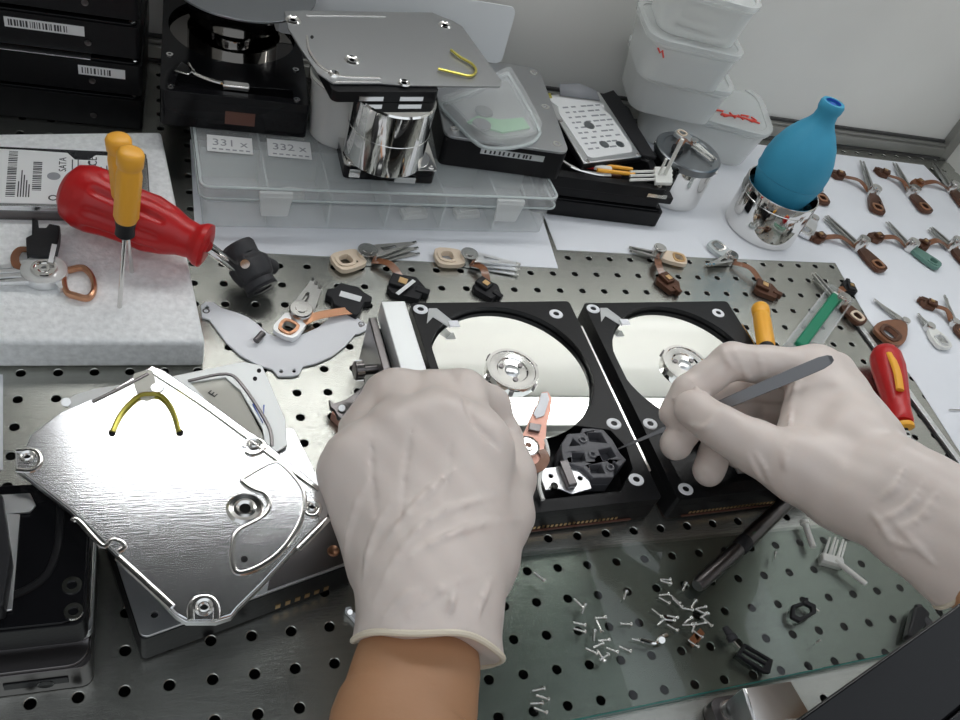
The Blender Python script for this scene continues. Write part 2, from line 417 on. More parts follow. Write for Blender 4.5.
# ------------------------------------------------------------------ screwdrivers
def precision_driver(b0, topv, label, shaft, grp='orange precision screwdrivers'):
    """standing driver, tip at b0, axis to topv"""
    t = thing('precision_screwdriver', label, 'screwdriver', b0, grp)
    a = Vector(b0); e = Vector(topv); d = (e - a); L = d.length
    s = shaft
    MB().rod(a, a + d * s, [(.9, 0), (1.15, .05), (1.15, 1)], 12).build('shaft', 'chrome_soft', t)
    MB().rod(a + d * s, a + d * (s + .1), [(3.2, 0), (4.6, .15), (4.3, .5), (5, 1)], 20).build('collar', 'black_plastic', t)
    prof = [(4.9, 0), (5.7, .06), (5.7, .66), (5.3, .72), (5.0, .765), (5.0, .785), (5.8, .81), (5.9, .95), (5.3, .985), (4.2, 1), (0, 1)]
    q = MB(); M = axis_matrix(a + d * (s + .1), e); Lh = L * (1 - s - .1); n = 36; vs = []; fs = []
    for i in range(n):
        th = 2 * pi * i / n
        for r, f in prof:
            rr = r * (1 - (.07 if (.05 < f < .7 and i % 6 in (0, 1)) else 0)); vs.append((rr * cos(th), rr * sin(th), f * Lh))
    k = len(prof)
    for i in range(n):
        j = (i + 1) % n
        for z_ in range(k - 1): fs.append((i * k + z_, j * k + z_, j * k + z_ + 1, i * k + z_ + 1))
    q.add(vs, fs, M); q.build('handle', 'orange_plastic', t, angle=50)
b1 = at(119, 307, FZ); b2 = at(132, 272, FZ)
T1 = at(131, 151, above(131, 151, b1).z); T2 = at(118, 137, above(118, 137, b2).z)
precision_driver(b1 - Vector((0, 0, 3)), T1, 'orange precision screwdriver stuck upright in the foam, the nearer of two', .51)
precision_driver(b2 - Vector((0, 0, 3)), T2, 'orange precision screwdriver stuck upright in the foam, the farther one', .5)
b3 = at(781, 440, 34); precision_driver(b3, at(760, 307, 26), 'orange precision screwdriver lying behind the right glove, its shaft over the drive', .56)
def ribbed_handle(a, e, prof, ribs, name, material, t, n=48, depth=.1, f0=.2, f1=.75):
    M = axis_matrix(a, e); L = (Vector(e) - Vector(a)).length; vs = []; fs = []
    P = []
    for i in range(len(prof) - 1):
        for q in range(4):
            u = q / 4; P.append((prof[i][0] * (1 - u) + prof[i + 1][0] * u, prof[i][1] * (1 - u) + prof[i + 1][1] * u))
    P.append(prof[-1]); k = len(P)
    for i in range(n):
        th = 2 * pi * i / n
        for r, f in P:
            g = depth * max(0, cos(th * ribs)) if f0 < f < f1 else 0
            vs.append((r * (1 - g) * cos(th), r * (1 - g) * sin(th), f * L))
    for i in range(n):
        j = (i + 1) % n
        for z_ in range(k - 1): fs.append((i * k + z_, j * k + z_, j * k + z_ + 1, i * k + z_ + 1))
    fs.append(tuple(reversed([i * k for i in range(n)]))); fs.append(tuple(i * k + k - 1 for i in range(n)))
    return MB().add(vs, fs, M).build(name, material, t, angle=50)
# big red screwdriver
zr = FZ + 18
a = at(64, 188, zr + 8); e = at(208, 247, zr); s1 = at(236, 268, 19)
t = thing('red_screwdriver', 'large red screwdriver lying across the foam behind the orange handles', 'screwdriver', (a.x, a.y, FZ))
ribbed_handle(a, e, [(3, 0), (10, .015), (15, .06), (17.3, .14), (17.6, .22), (16, .34), (15.3, .5), (15.6, .6), (13.5, .72), (10.5, .82), (9.6, .9), (12, .95), (12.2, .985), (9, 1)], 9, 'handle', 'red_plastic', t, n=90, depth=.11, f0=.24, f1=.72)
MB().rod(e, s1, [(3.2, 0), (3.2, .9), (2.4, 1)], 18).build('shaft', 'chrome', t)
# black rubber nozzle tool it rests on
t = thing('rubber_holder', 'black rubber T shaped holder at the tip of the red screwdriver', 'holder', at(250, 275, 0))
p0, p1 = at(236, 243, 24), at(262, 288, 10)
ribbed_handle(p0, p1, [(4, 0), (8.5, .03), (9.5, .1), (9, .3), (9.5, .36), (12, .46), (12, .6), (10.5, .8), (9, .84), (9.3, .97), (8.5, 1)], 4, 'grip', 'black_rubber', t, n=48, depth=.12, f0=.3, f1=.82)
M = axis_matrix(p0, p1); l = (p1 - p0).length
MB(M).lathe([(9.4, l - .2), (9.4, l + 1), (6, l + 1), (5.5, l - .1)], 24, cap=False).build('mouth_ring', 'black_plastic', t)
MB().cyl(at(246, 258, 22), at(274, 268, 8), 6.5, 4.5).build('branch', 'black_rubber', t, bevel=1)
MB().cyl(at(243, 262, 27), at(245, 264, 30), 2.6).build('set_screw', 'chrome', t)
# red and yellow screwdriver on the right
t = thing('insulated_screwdriver', 'red and yellow screwdriver lying on the steel at right', 'screwdriver', at(890, 390, 0))
a, e = at(884, 350, 13), at(902, 424, 11); f = at(909, 452, 6)
ribbed_handle(a, e, [(4, 0), (8, .02), (10.5, .1), (11.2, .25), (10.2, .45), (8.8, .65), (7.6, .8), (7.6, .97), (7, 1)], 6, 'handle', 'red_plastic', t, depth=.05, f0=.15, f1=.75)
MB().tube(smooth([at(890, 354, 21), at(897, 372, 23), at(900, 390, 21)]), 3.0, flat=.6).build('grip_stripe', 'orange_plastic', t)
MB().rod(e, e + (f - e) * .2, [(6.6, 0), (7.2, .3), (7, .8), (5.4, 1)]).build('collar', 'orange_plastic', t)
d = f - e
MB().rod(e + d * .2, e + d * 1.25, [(2.9, 0), (2.7, 1)]).build('shaft', 'black_plastic', t)
for k in range(4): MB().rod(e + d * (.3 + .17 * k), e + d * (.37 + .17 * k), [(3.2, 0), (3.2, 1)]).build('ring', 'white_plastic', t)
# green piece in a clear case
t = thing('clear_tool_case', 'small clear case holding a green strip, right of the orange handle', 'case', at(812, 335, 0))
a, b = at(795, 352, 0), at(832, 302, 0); T = frm(a, b); l = (b - a).length
MB(T).prism([rrect(-6, l + 8, -12, 9, 3), rrect(-4.6, l + 6.6, -10.6, 7.6, 2)], .3, 8).prism(rrect(-6, l + 8, -12, 9, 3), .3, 1.2).build('case', 'clear', t, bevel=.3)
MB(T).box(2, l + 2, -4, 4, 1.3, 7).build('green_strip', 'green_plastic', t, bevel=1.2)
MB(T).box(l + 2.1, l + 5, -3.4, 3.4, 1.3, 6).build('strip_end', 'white_plastic', t, bevel=.4)
# ------------------------------------------------------------------ clear organiser box
A0, B0 = at(203, 227, 0), at(541, 233, 0); T = frm(A0, B0); w = (B0 - A0).length; dp = 96.; H = 32.
t = thing('organiser_box', 'long clear plastic organiser box with compartments and snap latches', 'organiser box', T @ Vector((w / 2, dp / 2, 0)))
b = MB(T); b.prism([rrect(0, w, 0, dp, 4), rrect(1.4, w - 1.4, 1.4, dp - 1.4, 3)], .6, 19).prism(rrect(0, w, 0, dp, 4), .5, 1.6); b.build('tray', 'clear', t)
b = MB(T); b.prism([rrect(-2.5, w + 2.5, -2.5, dp + 2.5, 5), rrect(-.8, w + .8, -.8, dp + .8, 4)], 24.5, H).prism(rrect(-2.5, w + 2.5, -2.5, dp + 2.5, 5), H - 1.4, H)
b.build('lid', 'clear', t, bevel=.5)
b = MB(T); b.prism([rrect(-3.4, w + 3.4, -3.4, dp + 3.4, 6), rrect(-2.3, w + 2.3, -2.3, dp + 2.3, 5)], 23.6, 25).prism([rrect(-2.8, w + 2.8, -2.8, dp + 2.8, 6), rrect(-1.2, w + 1.2, -1.2, dp + 1.2, 5)], H - .2, H + .8); b.build('lid_rim', 'clear_edge', t, bevel=.3)
for k in range(1, 6): MB(T).box(w * k / 6 - .6, w * k / 6 + .6, 1.6, dp - 1.6, 1.7, 25).build('divider', 'clear_edge', t)
MB(T).box(1.6, w - 1.6, dp * .5 - .6, dp * .5 + .6, 1.7, 24.6).build('long_divider', 'clear_edge', t)
for u, v in ((273, 206), (502, 211)):
    c = T.inverted() @ at(u, v, 16); MB(T).prism([(c.x - 10, 29), (c.x + 10, 29), (c.x + 8, 14), (c.x - 8, 14)], 3.6, 5.6, Matrix.Rotation(pi / 2, 4, 'X')).box(c.x - 10, c.x + 10, -5.4, -2.6, 28, 31.5).build('latch', 'frosted', t, bevel=.6)
# bits inside
for x, y, ww, hh, mt in ((62, 22, 16, 9, 'white_plastic'), (118, 14, 20, 12, 'label'), (160, 16, 22, 12, 'label'), (186, 30, 14, 10, 'frosted')):
    pass
for x, y, lab in ((56, 30, 'pale plastic bit inside the organiser box under its left rear label'), (137, 14, 'white plastic cover piece inside the organiser box, at its middle'), (176, 16, 'white plastic cover piece inside the organiser box, near its right latch')):
    tag(MB(T @ Matrix.Translation((x, y, 1.7)) @ rot(.2)).prism([(-9, -4), (9, -5), (10, 3), (2, 6), (-8, 5)], .05, 3.5).box(-6, 5, -2, 3, 3.5, 5).build('plastic_piece', 'white_plastic', bevel=.4), lab, 'plastic piece')
for u0, v0, u1, v1, u2, v2, txt, lab in ((207, 152, 253, 156, 208, 136, '331 x', 'leftmost printed paper label on the clear organiser box, reading 331 x'), (268, 157, 312, 161, 269, 140, '332 x', 'printed paper label reading 332 x on the organiser box, nearer the white tub')):
    a, b_, c = at(u0, v0, H), at(u1, v1, H), at(u2, v2, H); TL = frmz(a, b_); lw = (b_ - a).length; lh = (TL.inverted() @ c).y
    lh = abs(lh)
    o = MB(TL).box(0, lw, 0, lh, H * 0 + .85, 1.15).build('paper_label', 'label'); tag(o, lab, 'label')
    MB(TL @ Matrix.Translation((lw / 2, lh * .55, 1.2))).text(txt, 9.5, Matrix()).build('printed_number', 'grey_ink', o)
    b = MB(TL); [b.box(3 + 4 * k, 5.5 + 4 * k, 2, 3.2, 1.16, 1.22) for k in range(6)]; b.build('printed_line', 'grey_ink', o)
# ------------------------------------------------------------------ K: open black drive with mirror platter on the organiser, left
def screw_ring(T, x, y, z, parent, r=3.2, name='screw_boss', m='chrome'):
    return MB(T).lathe([(r * .45, z - .2), (r * .5, z + .7), (r * .95, z + .7), (r, z - .2)], 20, Matrix.Translation((x, y, 0))).build(name, m, parent)
def hub(T, x, y, z, parent, r=17.0):
    M = Matrix.Translation((x, y, z))
    h = MB(T).lathe([(r * .3, 0), (r * .3, 1.6), (r * .55, 1.8), (r * .6, 2.6), (r * .86, 2.8), (r * .88, 3.4), (r * .99, 3.4), (r, 2.8), (r, 0)], 48, M, cap=False).build('spindle_clamp', 'chrome', parent)
    MB(T).lathe([(0, 2.4), (r * .2, 2.4), (r * .24, 2.0), (r * .3, 1.2)], 24, M).build('spindle_cap', 'alu', h)
    for k in range(3):
        a = 2 * pi * k / 3 + .5; MB(T).lathe([(0, 2.35), (1.5, 2.35), (1.6, 1.9)], 12, Matrix.Translation((x + r * .43 * cos(a), y + r * .43 * sin(a), z))).build('clamp_screw', 'dark_steel', h)
    for k in range(6):
        a = 2 * pi * k / 6 + .2; MB(T @ M @ rot(a)).box(r * .93, r * 1.06, -1.2, 1.2, .2, 2.2).build('clamp_notch', 'dark_steel', h)
    return h
a, b = at(160, 124, 33.2), at(306, 138, 33.2); T = frm(a, b); w = (b - a).length; l = 135.; z = 33.2; h = 24
t = thing('open_hard_drive', 'opened black hard drive with dark mirror platter on the clear box, far left', 'hard drive', T @ Vector((w / 2, l / 2, z)))
pc = (w / 2, l * .6); R_ = w * .46
MB(T).prism(rrect(0, w, 0, l, 3), z, z + 12).prism([rrect(0, w, 0, l, 3), circ(*pc, R_, 48)], z + 12, z + h - 5).prism([rrect(0, w, 0, l, 3), circ(*pc, R_, 48), [(8, 6), (w - 10, 6), (w - 10, 16), (w * .6, 14), (10, 20)]], z + h - 5, z + h).build('base_casting', 'black_gloss', t, bevel=.6)
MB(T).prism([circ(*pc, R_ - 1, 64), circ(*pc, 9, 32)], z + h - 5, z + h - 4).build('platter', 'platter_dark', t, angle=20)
hub(T, *pc, z + h - 4, t, 13)
for x, y in ((6, 5), (w - 8, 5), (5, l - 6), (w - 6, l * .3), (5, l * .3)): screw_ring(T, x, y, z + h, t, 2.2)
MB(T).prism([(8, 20), (12, 31), (20, 24), (16, 17)], z + h + .1, z + h + 2).build('latch_plate', 'chrome', t, bevel=.4)
MB(T).tube(smooth([T.inverted().to_3x3() @ Vector((0, 0, 0)) + Vector((x, y, z + h + 1.3)) for x, y in ((16, 30), (20, 20), (30, 14), (42, 11))]), 1.2).build('magnet_bracket', 'chrome', t)
MB(T).box(36, 52, 7, 13, z + h + .1, z + h + 3.5).build('magnet', 'chrome_soft', t, bevel=.8)
MB(T).box(38, 56, -.4, -.05, z + 5, z + 14).build('side_connector', 'brown_board', t)
# grey disc resting on a chrome ring drum on it
c3 = at(243, 22, z + h); K = T.inverted() @ c3
t = thing('platter_drum', 'dark chrome drum of stacked platters standing on the opened black drive', 'platter stack', T @ Vector((w / 2 + 2, l * .74, z + h)))
C = T @ Vector((w / 2 + 2, l * .74, 0))
MB(Matrix.Translation((C.x, C.y, 0))).lathe([(30, z + h + .8), (31, z + h + 1.5), (31, z + h + 36), (29, z + h + 37), (12, z + h + 37), (12, z + h + .8)], 64).build('ring_wall', 'chrome', t)
C2 = above(243, -8, Vector((C.x, C.y, 0)))
zt = z + h + 37.2
cc = at(243, -14, zt)
t = thing('loose_platter', 'grey hard disk platter lying on top of the dark drum at top left', 'platter', (cc.x, cc.y, zt))
MB(Matrix.Translation((cc.x, cc.y, 0))).prism([circ(0, 0, 46, 64), circ(0, 0, 12, 32)], zt, zt + 1.3).build('disc', 'disc_grey', t, bevel=.2)
MB(Matrix.Translation((cc.x, cc.y, 0))).prism([circ(0, 0, 16, 32), circ(0, 0, 12, 32)], zt + 1.3, zt + 1.8).build('centre_ring', 'dark_steel', t)
# ------------------------------------------------------------------ L: small drive plate with chrome drum
z = 33.2; a, b = at(343, 178, z), at(433, 184, z); T = frm(a, b); w = (b - a).length; l = 62; h = 11
t = thing('drive_chassis', 'small chrome edged drive frame under the chrome drum on the clear box', 'drive frame', T @ Vector((w / 2, l / 2, z)))
MB(T).prism(rrect(0, w, 0, l, 3), z, z + h - 1).build('frame', 'black_gloss', t, bevel=.6)
MB(T).prism(rrect(-.8, w + .8, -.8, l, 3), z + h - 1, z + h).build('top_plate', 'chrome', t, bevel=.4)
for x in (3, w - 3): screw_ring(T, x, 3, z + h, t, 1.8)
MB(T).lathe([(0, h), (11, h), (11, h + .6), (0, h + .6)], 32, Matrix.Translation((w - 14, 12, z))).build('bearing_plate', 'alu', t)
MB(T).box(w * .55, w * .78, -2.5, -.9, z + 1, z + 5).build('side_connector', 'alu', t, bevel=.3)
MB(T).box(3, 10, -1.6, -.9, z + 2, z + 8).build('corner_tab', 'chrome', t, bevel=.3)
c = at(386, 166, z + h); zb_ = z + h + .1; top_z = above(386, 100, c).z; top_z = max(top_z, zb_ + 40)
t = thing('chrome_drum', 'chrome drum standing on the small frame, under the raised cover plate', 'platter stack', (c.x, c.y + 12, zb_))
Mc = Matrix.Translation((c.x, c.y + 12, 0))
MB(Mc).lathe([(9, zb_ + .5), (24.5, zb_), (25.5, zb_ + 1), (25.5, top_z - 2), (24.5, top_z - 1), (9, top_z - 1)], 64).build('drum_wall', 'chrome', t)
for k in (.5,): MB(Mc).lathe([(25.5, 0), (25.8, .3), (25.5, .6)], 48, Matrix.Translation((0, 0, zb_ + (top_z - zb_) * k)), cap=False).build('groove', 'chrome_soft', t)
# black slab on top
a, b = at(331, 99, top_z), at(437, 99, top_z); T = frm(a, b); w = (b - a).length
T = T @ Matrix.Translation((0, -2, 0))
t = thing('drive_chassis', 'black drive frame balanced on the chrome drum beneath the grey cover plate', 'drive frame', T @ Vector((w / 2, 30, 0)))
T = T @ Matrix.Translation((0, 0, -T.translation.z)); 
MB(T).prism(rrect(0, w, 0, 62, 4), top_z - .9, top_z + 6).build('frame', 'black_cast', t, bevel=1)
for x in (w * .24, w * .62): MB(T).box(x, x + 15, -.5, -.05, top_z + .2, top_z + 3).build('side_label', 'alu', t)
zc = top_z + 6.3
# cover plate on top (traced outline at its own height)
def traced(name, label, cat, outline, z, th, material, bevel=.4, parent=None):
    return None
out = px([(284, 13), (302, 12), (355, 13), (432, 14), (441, 18), (452, 22), (462, 28), (501, 82), (500, 88), (470, 88), (404, 87), (380, 85), (333, 85), (317, 74), (300, 50), (288, 30)], zc)
cen = sum(out, Vector()) / len(out)
t = thing('cover_plate', 'dull grey hard drive cover plate raised on the chrome drum', 'cover plate', (cen.x, cen.y, zc))
MB().prism(xy(out), zc, zc + 1.2).build('plate', 'cover_grey', t, bevel=.4)
for path, r in (([(307, 36), (309, 50), (318, 64), (331, 73), (345, 77), (380, 78)], .9), ([(306, 15.5), (360, 16), (385, 16.5)], .6), ([(336, 81.5), (380, 82)], .6)):
    MB().tube(smooth([p for p in px(path, zc + 1.3)], 5), r, flat=.7).build('pressed_rib', 'chrome_soft', t)
for u, v, r in ((293, 20, 5), (445, 25, 4.5), (352, 60, 5), (334, 74, 3.5), (404, 83, 4)):
    p = at(u, v, zc + 1.2); MB().lathe([(1.6, -.3), (r * .6, .2), (r * .8, .9), (r, 0)], 20, Matrix.Translation(p), cap=False).build('screw_recess', 'chrome_soft', t)
    MB().lathe([(0, .1), (1.7, .1)], 12, Matrix.Translation(p)).build('screw_hole', 'dark_void', t)
MB().prism(xy(px(circ(312, 37, 1.8, 10), zc + 1.3)), zc + 1.15, zc + 1.3).build('screw_hole', 'dark_void', t)
MB().tube(smooth(px([(438, 69), (455, 73), (470, 76), (476, 71), (472, 64), (460, 57), (451, 50)], zc + 2.6), 5), .9).build('gasket_loop', 'brass', t).__setitem__('label', 'yellow glue line')
# dark drive on edge behind and white tub
a = at(308, 130, 33.2); b = at(331, 133, 33.2); T = frmz(a, b); w = (b - a).length
t = thing('hard_drive', 'narrow black drive standing on edge between the two platter drums', 'hard drive', T @ Vector((w / 2, 20, 33.2)))
MB(T).box(0, w, 0, 45, 0, 44).build('body', 'black_gloss', t, bevel=1.5); T = T
MB(T).box(2, w - 2, -.5, -.05, 6, 36).build('side_plate', 'dark_steel', t, bevel=.3)
p = at(356, 150, 33.2); p = p + Vector((-10, 16, 0))
t = thing('plastic_tub', 'small white plastic tub partly hidden behind the chrome drum', 'tub', p)
MB(Matrix.Translation(p)).lathe([(0, .3), (17, .3), (19, 2), (21.5, 40), (22.5, 40), (22.5, 42), (20.5, 42), (18, 3), (0, 2)], 40).build('tub_wall', 'frosted', t)
MB(Matrix.Translation(p)).lathe([(0, 42.1), (22, 42.1), (23, 43), (22, 44.5), (0, 44.5)], 40).build('lid', 'white_plastic', t)
# ------------------------------------------------------------------ M: silver topped drive with clamshell
z = 33.2; a, b = at(438, 164, z), at(558, 180, z); T = frm(a, b); w = (b - a).length; l = 108; h = 23
t = thing('silver_topped_drive', 'black hard drive with silver cover carrying a clear case of green card', 'hard drive', T @ Vector((w / 2, l / 2, z)))
MB(T).prism(rrect(0, w, 0, l, 4), z, z + h - 2).build('body', 'black_cast', t, bevel=.8)
MB(T).prism(rrect(-.5, w + .5, -.5, l + .5, 7), z + h - 2, z + h).build('cover', 'cover_grey', t, bevel=.7)
for x, y in ((7, 8), (w - 7, 8), (7, l - 8), (w - 6, l - 8), (w - 6, l * .5)):
    screw_ring(T, x, y, z + h, t, 3.2, 'cover_screw')
s = MB(T).box(w * .3, w * .82, -.4, -.05, z + 13, z + 17.5).build('barcode_sticker', 'alu', t)
b_ = MB(T); x = w * .33; random.seed(5)
while x < w * .72: b_.box(x, x + 1.3, -.5, -.42, z + 13.8, z + 16.7); x += random.choice((2., 2.8, 3.6))
b_.build('barcode', 'ink', s)
zz = z + h + .1
out = px([(442, 102), (450, 98), (478, 87), (505, 72), (514, 79), (538, 122), (539, 133), (528, 141), (500, 145), (480, 141), (458, 120)], zz + 4)
cen = sum(out, Vector()) / len(out); o2 = [(cen + (p - cen) * .9) for p in out]
t = thing('clear_case', 'small clear plastic clamshell lying on the silver topped drive', 'case', (cen.x, cen.y, zz))
MB().prism([xy(smooth(out, 4, True)), xy(smooth(o2, 4, True))], zz, zz + 8).prism(xy(smooth(o2, 4, True)), zz + 7, zz + 7.8).build('lid', 'clear', t, bevel=.8)
MB().prism([xy(smooth([cen + (p - cen) * 1.04 for p in out], 4, True)), xy(smooth([cen + (p - cen) * .97 for p in out], 4, True))], zz + .3, zz + 2).build('rim', 'clear_edge', t, bevel=.4)
g = px([(467, 122), (478, 126), (503, 133), (530, 128), (523, 118), (500, 120), (478, 116)], zz + 1)
tag(MB().prism(xy(g), zz + .2, zz + 1.6).build('green_card', 'green_pale', bevel=.3), 'pale green card inside the small clear clamshell', 'card')
for u, v, lab in ((484, 111, 'rear dark grey disc seen through the clear clamshell'), (482, 124, 'front dark grey disc seen through the clear clamshell')):
    p = at(u, v, zz + 3); tag(MB().lathe([(0, 0), (6, 0), (6.5, .5), (6.3, 1.6), (0, 1.8)], 24, Matrix.Translation((p.x, p.y, zz + 1.8))).build('rubber_disc', 'grey_plastic'), lab, 'disc')
# ------------------------------------------------------------------ N: black stack and laptop drive
a, b = at(530, 213, .4), at(656, 228, .4); T = frm(a, b); w = (b - a).length
drive_box(T, w, 120, 16, 'bottom black hard drive of the pair in front of the frosted tubs', .45, body='black_cast', cover='black_gloss', holes=False)
T = T @ Matrix.Translation((0, 3, 0)); z = 16.8; h = 16; w2 = w - 4; l = 112
t = thing('open_hard_drive', 'opened black hard drive upper of the pair, under the tilted laptop drive', 'hard drive', T @ Vector((w / 2, l / 2, z)))
MB(T).prism(rrect(0, w2, 0, l, 4), z, z + 7).prism([rrect(0, w2, 0, l, 4), [(10, 8), (w2 - 8, 6), (w2 - 6, 34), (w2 * .6, 44), (16, 44)]], z + 7, z + h).build('base_casting', 'black_cast', t, bevel=.8)
MB().tube(smooth([T @ Vector((x, y, z + h + .9)) for x, y in ((12, 34), (16, 22), (26, 12), (42, 8), (54, 9))], 6), 1.7, flat=.6).build('magnet_bracket', 'chrome', t)
for x, y in ((9, 4), (w2 - 6, 4), (w2 - 5, 38), (5, 40)): screw_ring(T, x, y, z + h, t, 2.2)
MB(T).box(40, 66, 14, 26, z + 7.1, z + h - 2).build('coil_block', 'brown_coil', t, bevel=1)
for k_ in range(2): MB().tube([T @ Vector((44, 12 + 7 * k_, z + h + 1.5)), T @ Vector((74, 13 + 6 * k_, z + h + 1.5))], 1.5, n=8).build('flex_lead', 'orange_plastic', t)
MB(T).box(42, 56, 13, 17, z + h + .2, z + h + 3.4).build('lead_clip', 'white_plastic', t, bevel=.8)
MB(T).box(36, 42, 13.5, 17, z + h + .2, z + h + 2.4).build('lead_end', 'red_plastic', t, bevel=.6)
MB(T).box(w2 - 3, w2 + 8, 0, 9, z + 4, z + 10).build('side_tab', 'black_plastic', t, bevel=.8)
MB(T).box(w2 - 14, w2 + 1.5, -.8, -.1, z + 9, z + 12).build('side_label', 'chrome_soft', t)
# laptop drive tilted on it
a, b = at(584, 164, z + h + 6.5), at(642, 157, z + h + 6.5); c = at(541, 93, z + h + 12)
ex = (b - a).normalized(); ey = (c - a); l = ey.length; ey.normalize(); w3 = 56.
n = ex.cross(ey).normalized(); ey = n.cross(ex).normalized()
T = Matrix(((ex.x, ey.x, n.x, a.x), (ex.y, ey.y, n.y, a.y), (ex.z, ey.z, n.z, a.z), (0, 0, 0, 1)))
t = thing('laptop_hard_drive', 'laptop hard drive with torn white label, propped on the opened black drive', 'hard drive', a)
l = l * .97; sh = T.inverted() @ c
S = [(0, 0), (w3, 0), (w3 + sh.x * .98, l), (sh.x, l)]
def sk(x, y): return (x * w3 + sh.x * y, y * l)
MB(T).prism([sk(0, 0), sk(1, 0), sk(1, 1), sk(0, 1)], -5, -1).build('body', 'black_cast', t, bevel=.6)
MB(T).prism([sk(.01, .01), sk(.99, .01), sk(.99, .99), sk(.01, .99)], -1, 0).build('cover', 'alu', t, bevel=.4)
lab = MB(T).prism([sk(.12, .09), sk(.2, .06), sk(.88, .08), sk(.93, .16), sk(.92, .62), sk(.86, .7), sk(.93, .78), sk(.7, .86), sk(.4, .9), sk(.1, .97), sk(.05, .9), sk(.14, .8), sk(.08, .7)], .05, .3).build('label', 'label', t)
b_ = MB(T); random.seed(9)
for r in range(9):
    y = .17 + r * .075; x = .2
    while x < .82:
        q = random.uniform(.04, .12); p0 = sk(x, y); p1 = sk(x + q, y + .03); b_.box(p0[0], p1[0], p0[1], p0[1] + 1.6, .32, .38); x += q + random.uniform(.02, .1)
b_.build('printed_text', 'grey_ink', lab)
for x, y, r in ((.45, .5, 4.5), (.5, .22, 4), (.76, .2, 3.6)): p0 = sk(x, y); MB(T).prism(circ(*p0, r, 20), .32, .4).build('printed_dot', 'disc_grey', lab)
MB(T).add([(*sk(.28, .96), .4), (*sk(.9, .84), .4), (*sk(.86, .92), 5), (*sk(.6, 1.02), 7), (*sk(.3, 1.06), 5)], [(0, 1, 2, 3, 4)]).build('torn_flap', 'grey_ink', lab).modifiers.new('solid', 'SOLIDIFY').thickness = .0004
MB(T).prism([sk(.02, .93), sk(.12, .93), sk(.14, 1.0), sk(.04, 1.0)], .35, .7).build('yellow_tape', 'brass', lab)
for x, y in ((.08, .03), (.95, .04), (.04, .6)): p0 = sk(x, y); MB(T).lathe([(0, .6), (1.4, .6), (1.7, 0)], 12, Matrix.Translation((*p0, 0))).build('screw', 'chrome_soft', t)
# black lever behind it
a = at(602, 100, z + h); b = at(645, 160, z + h); tag(MB().prism(xy(px([(598, 98), (612, 93), (618, 100), (655, 160), (641, 158)], z + h)), z + h, z + h + 3).build('black_flap', 'black_plastic', bevel=.6), 'thin black plastic flap showing beside the propped laptop drive', 'flap')
# ------------------------------------------------------------------ O: chrome canister
p = Vector((at(678, 150, 50).x, at(678, 150, 50).y, .4)); hC = 50
p = at(668, 192, .4) ; hC = above(681, 147, p).z; p = p
t = thing('chrome_canister', 'lidded chrome canister with small parts on top, beside the black drives', 'canister', p)
Mc = Matrix.Translation((p.x, p.y, 0))
MB(Mc).lathe([(0, .6), (24.5, .6), (25.5, 1.6), (25.5, hC - 3)], 64).build('canister_wall', 'chrome', t)
MB(Mc).lathe([(25.4, hC - 6), (26.6, hC - 6), (26.6, hC - .8), (25.6, hC), (21, hC), (20.5, hC - .5), (.01, hC - .5)], 64, cap=False).build('lid', 'disc_grey', t)
for a_ in (2.6, 4.0, 5.4, .7): MB(Mc).lathe([(0, 1), (1.5, 1), (1.8, 0)], 12, Matrix.Translation((26.4 * cos(a_), 26.4 * sin(a_), hC - 4)) @ rot(a_) @ Matrix.Rotation(pi / 2, 4, 'Y')).build('rivet', 'chrome_soft', t)
CAN = (p, hC)
# comb of white pins leaning on it
t = thing('white_comb', 'white plastic head comb with upright pin leaning beside the chrome canister', 'comb', at(665, 180, 34))
zc_ = 35.5
MB().tube([at(664, 176, zc_), above(667, 132, at(664, 176, zc_))], 1.5, n=8).build('pin', 'white_plastic', t)
MB().tube([at(658, 176, zc_), above(660, 156, at(658, 176, zc_))], 1.1, n=8).build('pin', 'white_plastic', t)
for k in range(3): MB().tube([at(630, 172 + 4 * k, zc_), at(672, 171 + 4 * k, zc_)], 1.1, n=6).build('tooth', 'white_plastic', t)
MB().prism(xy(px([(654, 168), (671, 168), (672, 184), (655, 184)], zc_)), zc_ - 1.5, zc_ + 1.5).build('comb_base', 'white_plastic', t, bevel=.5)
# ------------------------------------------------------------------ Q: chrome cup and blue blower
p = at(759, 227, .4); tp = above(784, 187, p); hQ = tp.z
t = thing('chrome_cup', 'open chrome cup holding the blue air blower', 'cup', p); Mc = Matrix.Translation((p.x, p.y, 0))
MB(Mc).lathe([(0, .6), (28.5, .6), (29.5, 1.6), (29.5, hQ - 1), (29.1, hQ - .3), (28.3, hQ - .3), (28, hQ - 1), (28, 3), (0, 2.6)], 72).build('cup_wall', 'chrome', t)
MB(Mc).lathe([(29.5, hQ * .78), (29.8, hQ * .79), (29.5, hQ * .8)], 72, cap=False).build('groove', 'chrome_soft', t)
B_ = p + Vector((0, 0, 4)); Tt = above(833, 103, p + Vector((1, 0, 0)))
Tt = Vector((Tt.x, Tt.y, Tt.z)); 
ct = at(834, 102, 112); 
ax = (ct - B_).normalized(); Lb = (ct - B_).length
t = thing('air_blower', 'blue rubber air blower bulb standing upright in the chrome cup', 'air blower', B_)
M = axis_matrix(B_, ct); sc = Lb / 112
prof = [(0, 0), (16, .5), (24.5, 2), (25.5, 5), (22, 9), (17, 16), (17, 22), (21, 29), (24.5, 39), (26.3, 49), (26.5, 58), (24.6, 68), (20.5, 79), (15, 88), (10.5, 94), (8.6, 98), (8, 103), (9, 106), (9.2, 110), (8.2, 112), (6, 112), (5.4, 109), (0, 108)]
MB(M).lathe([(r, z_ * sc) for r, z_ in prof], 64).build('bulb', 'blue_rubber', t, angle=60)
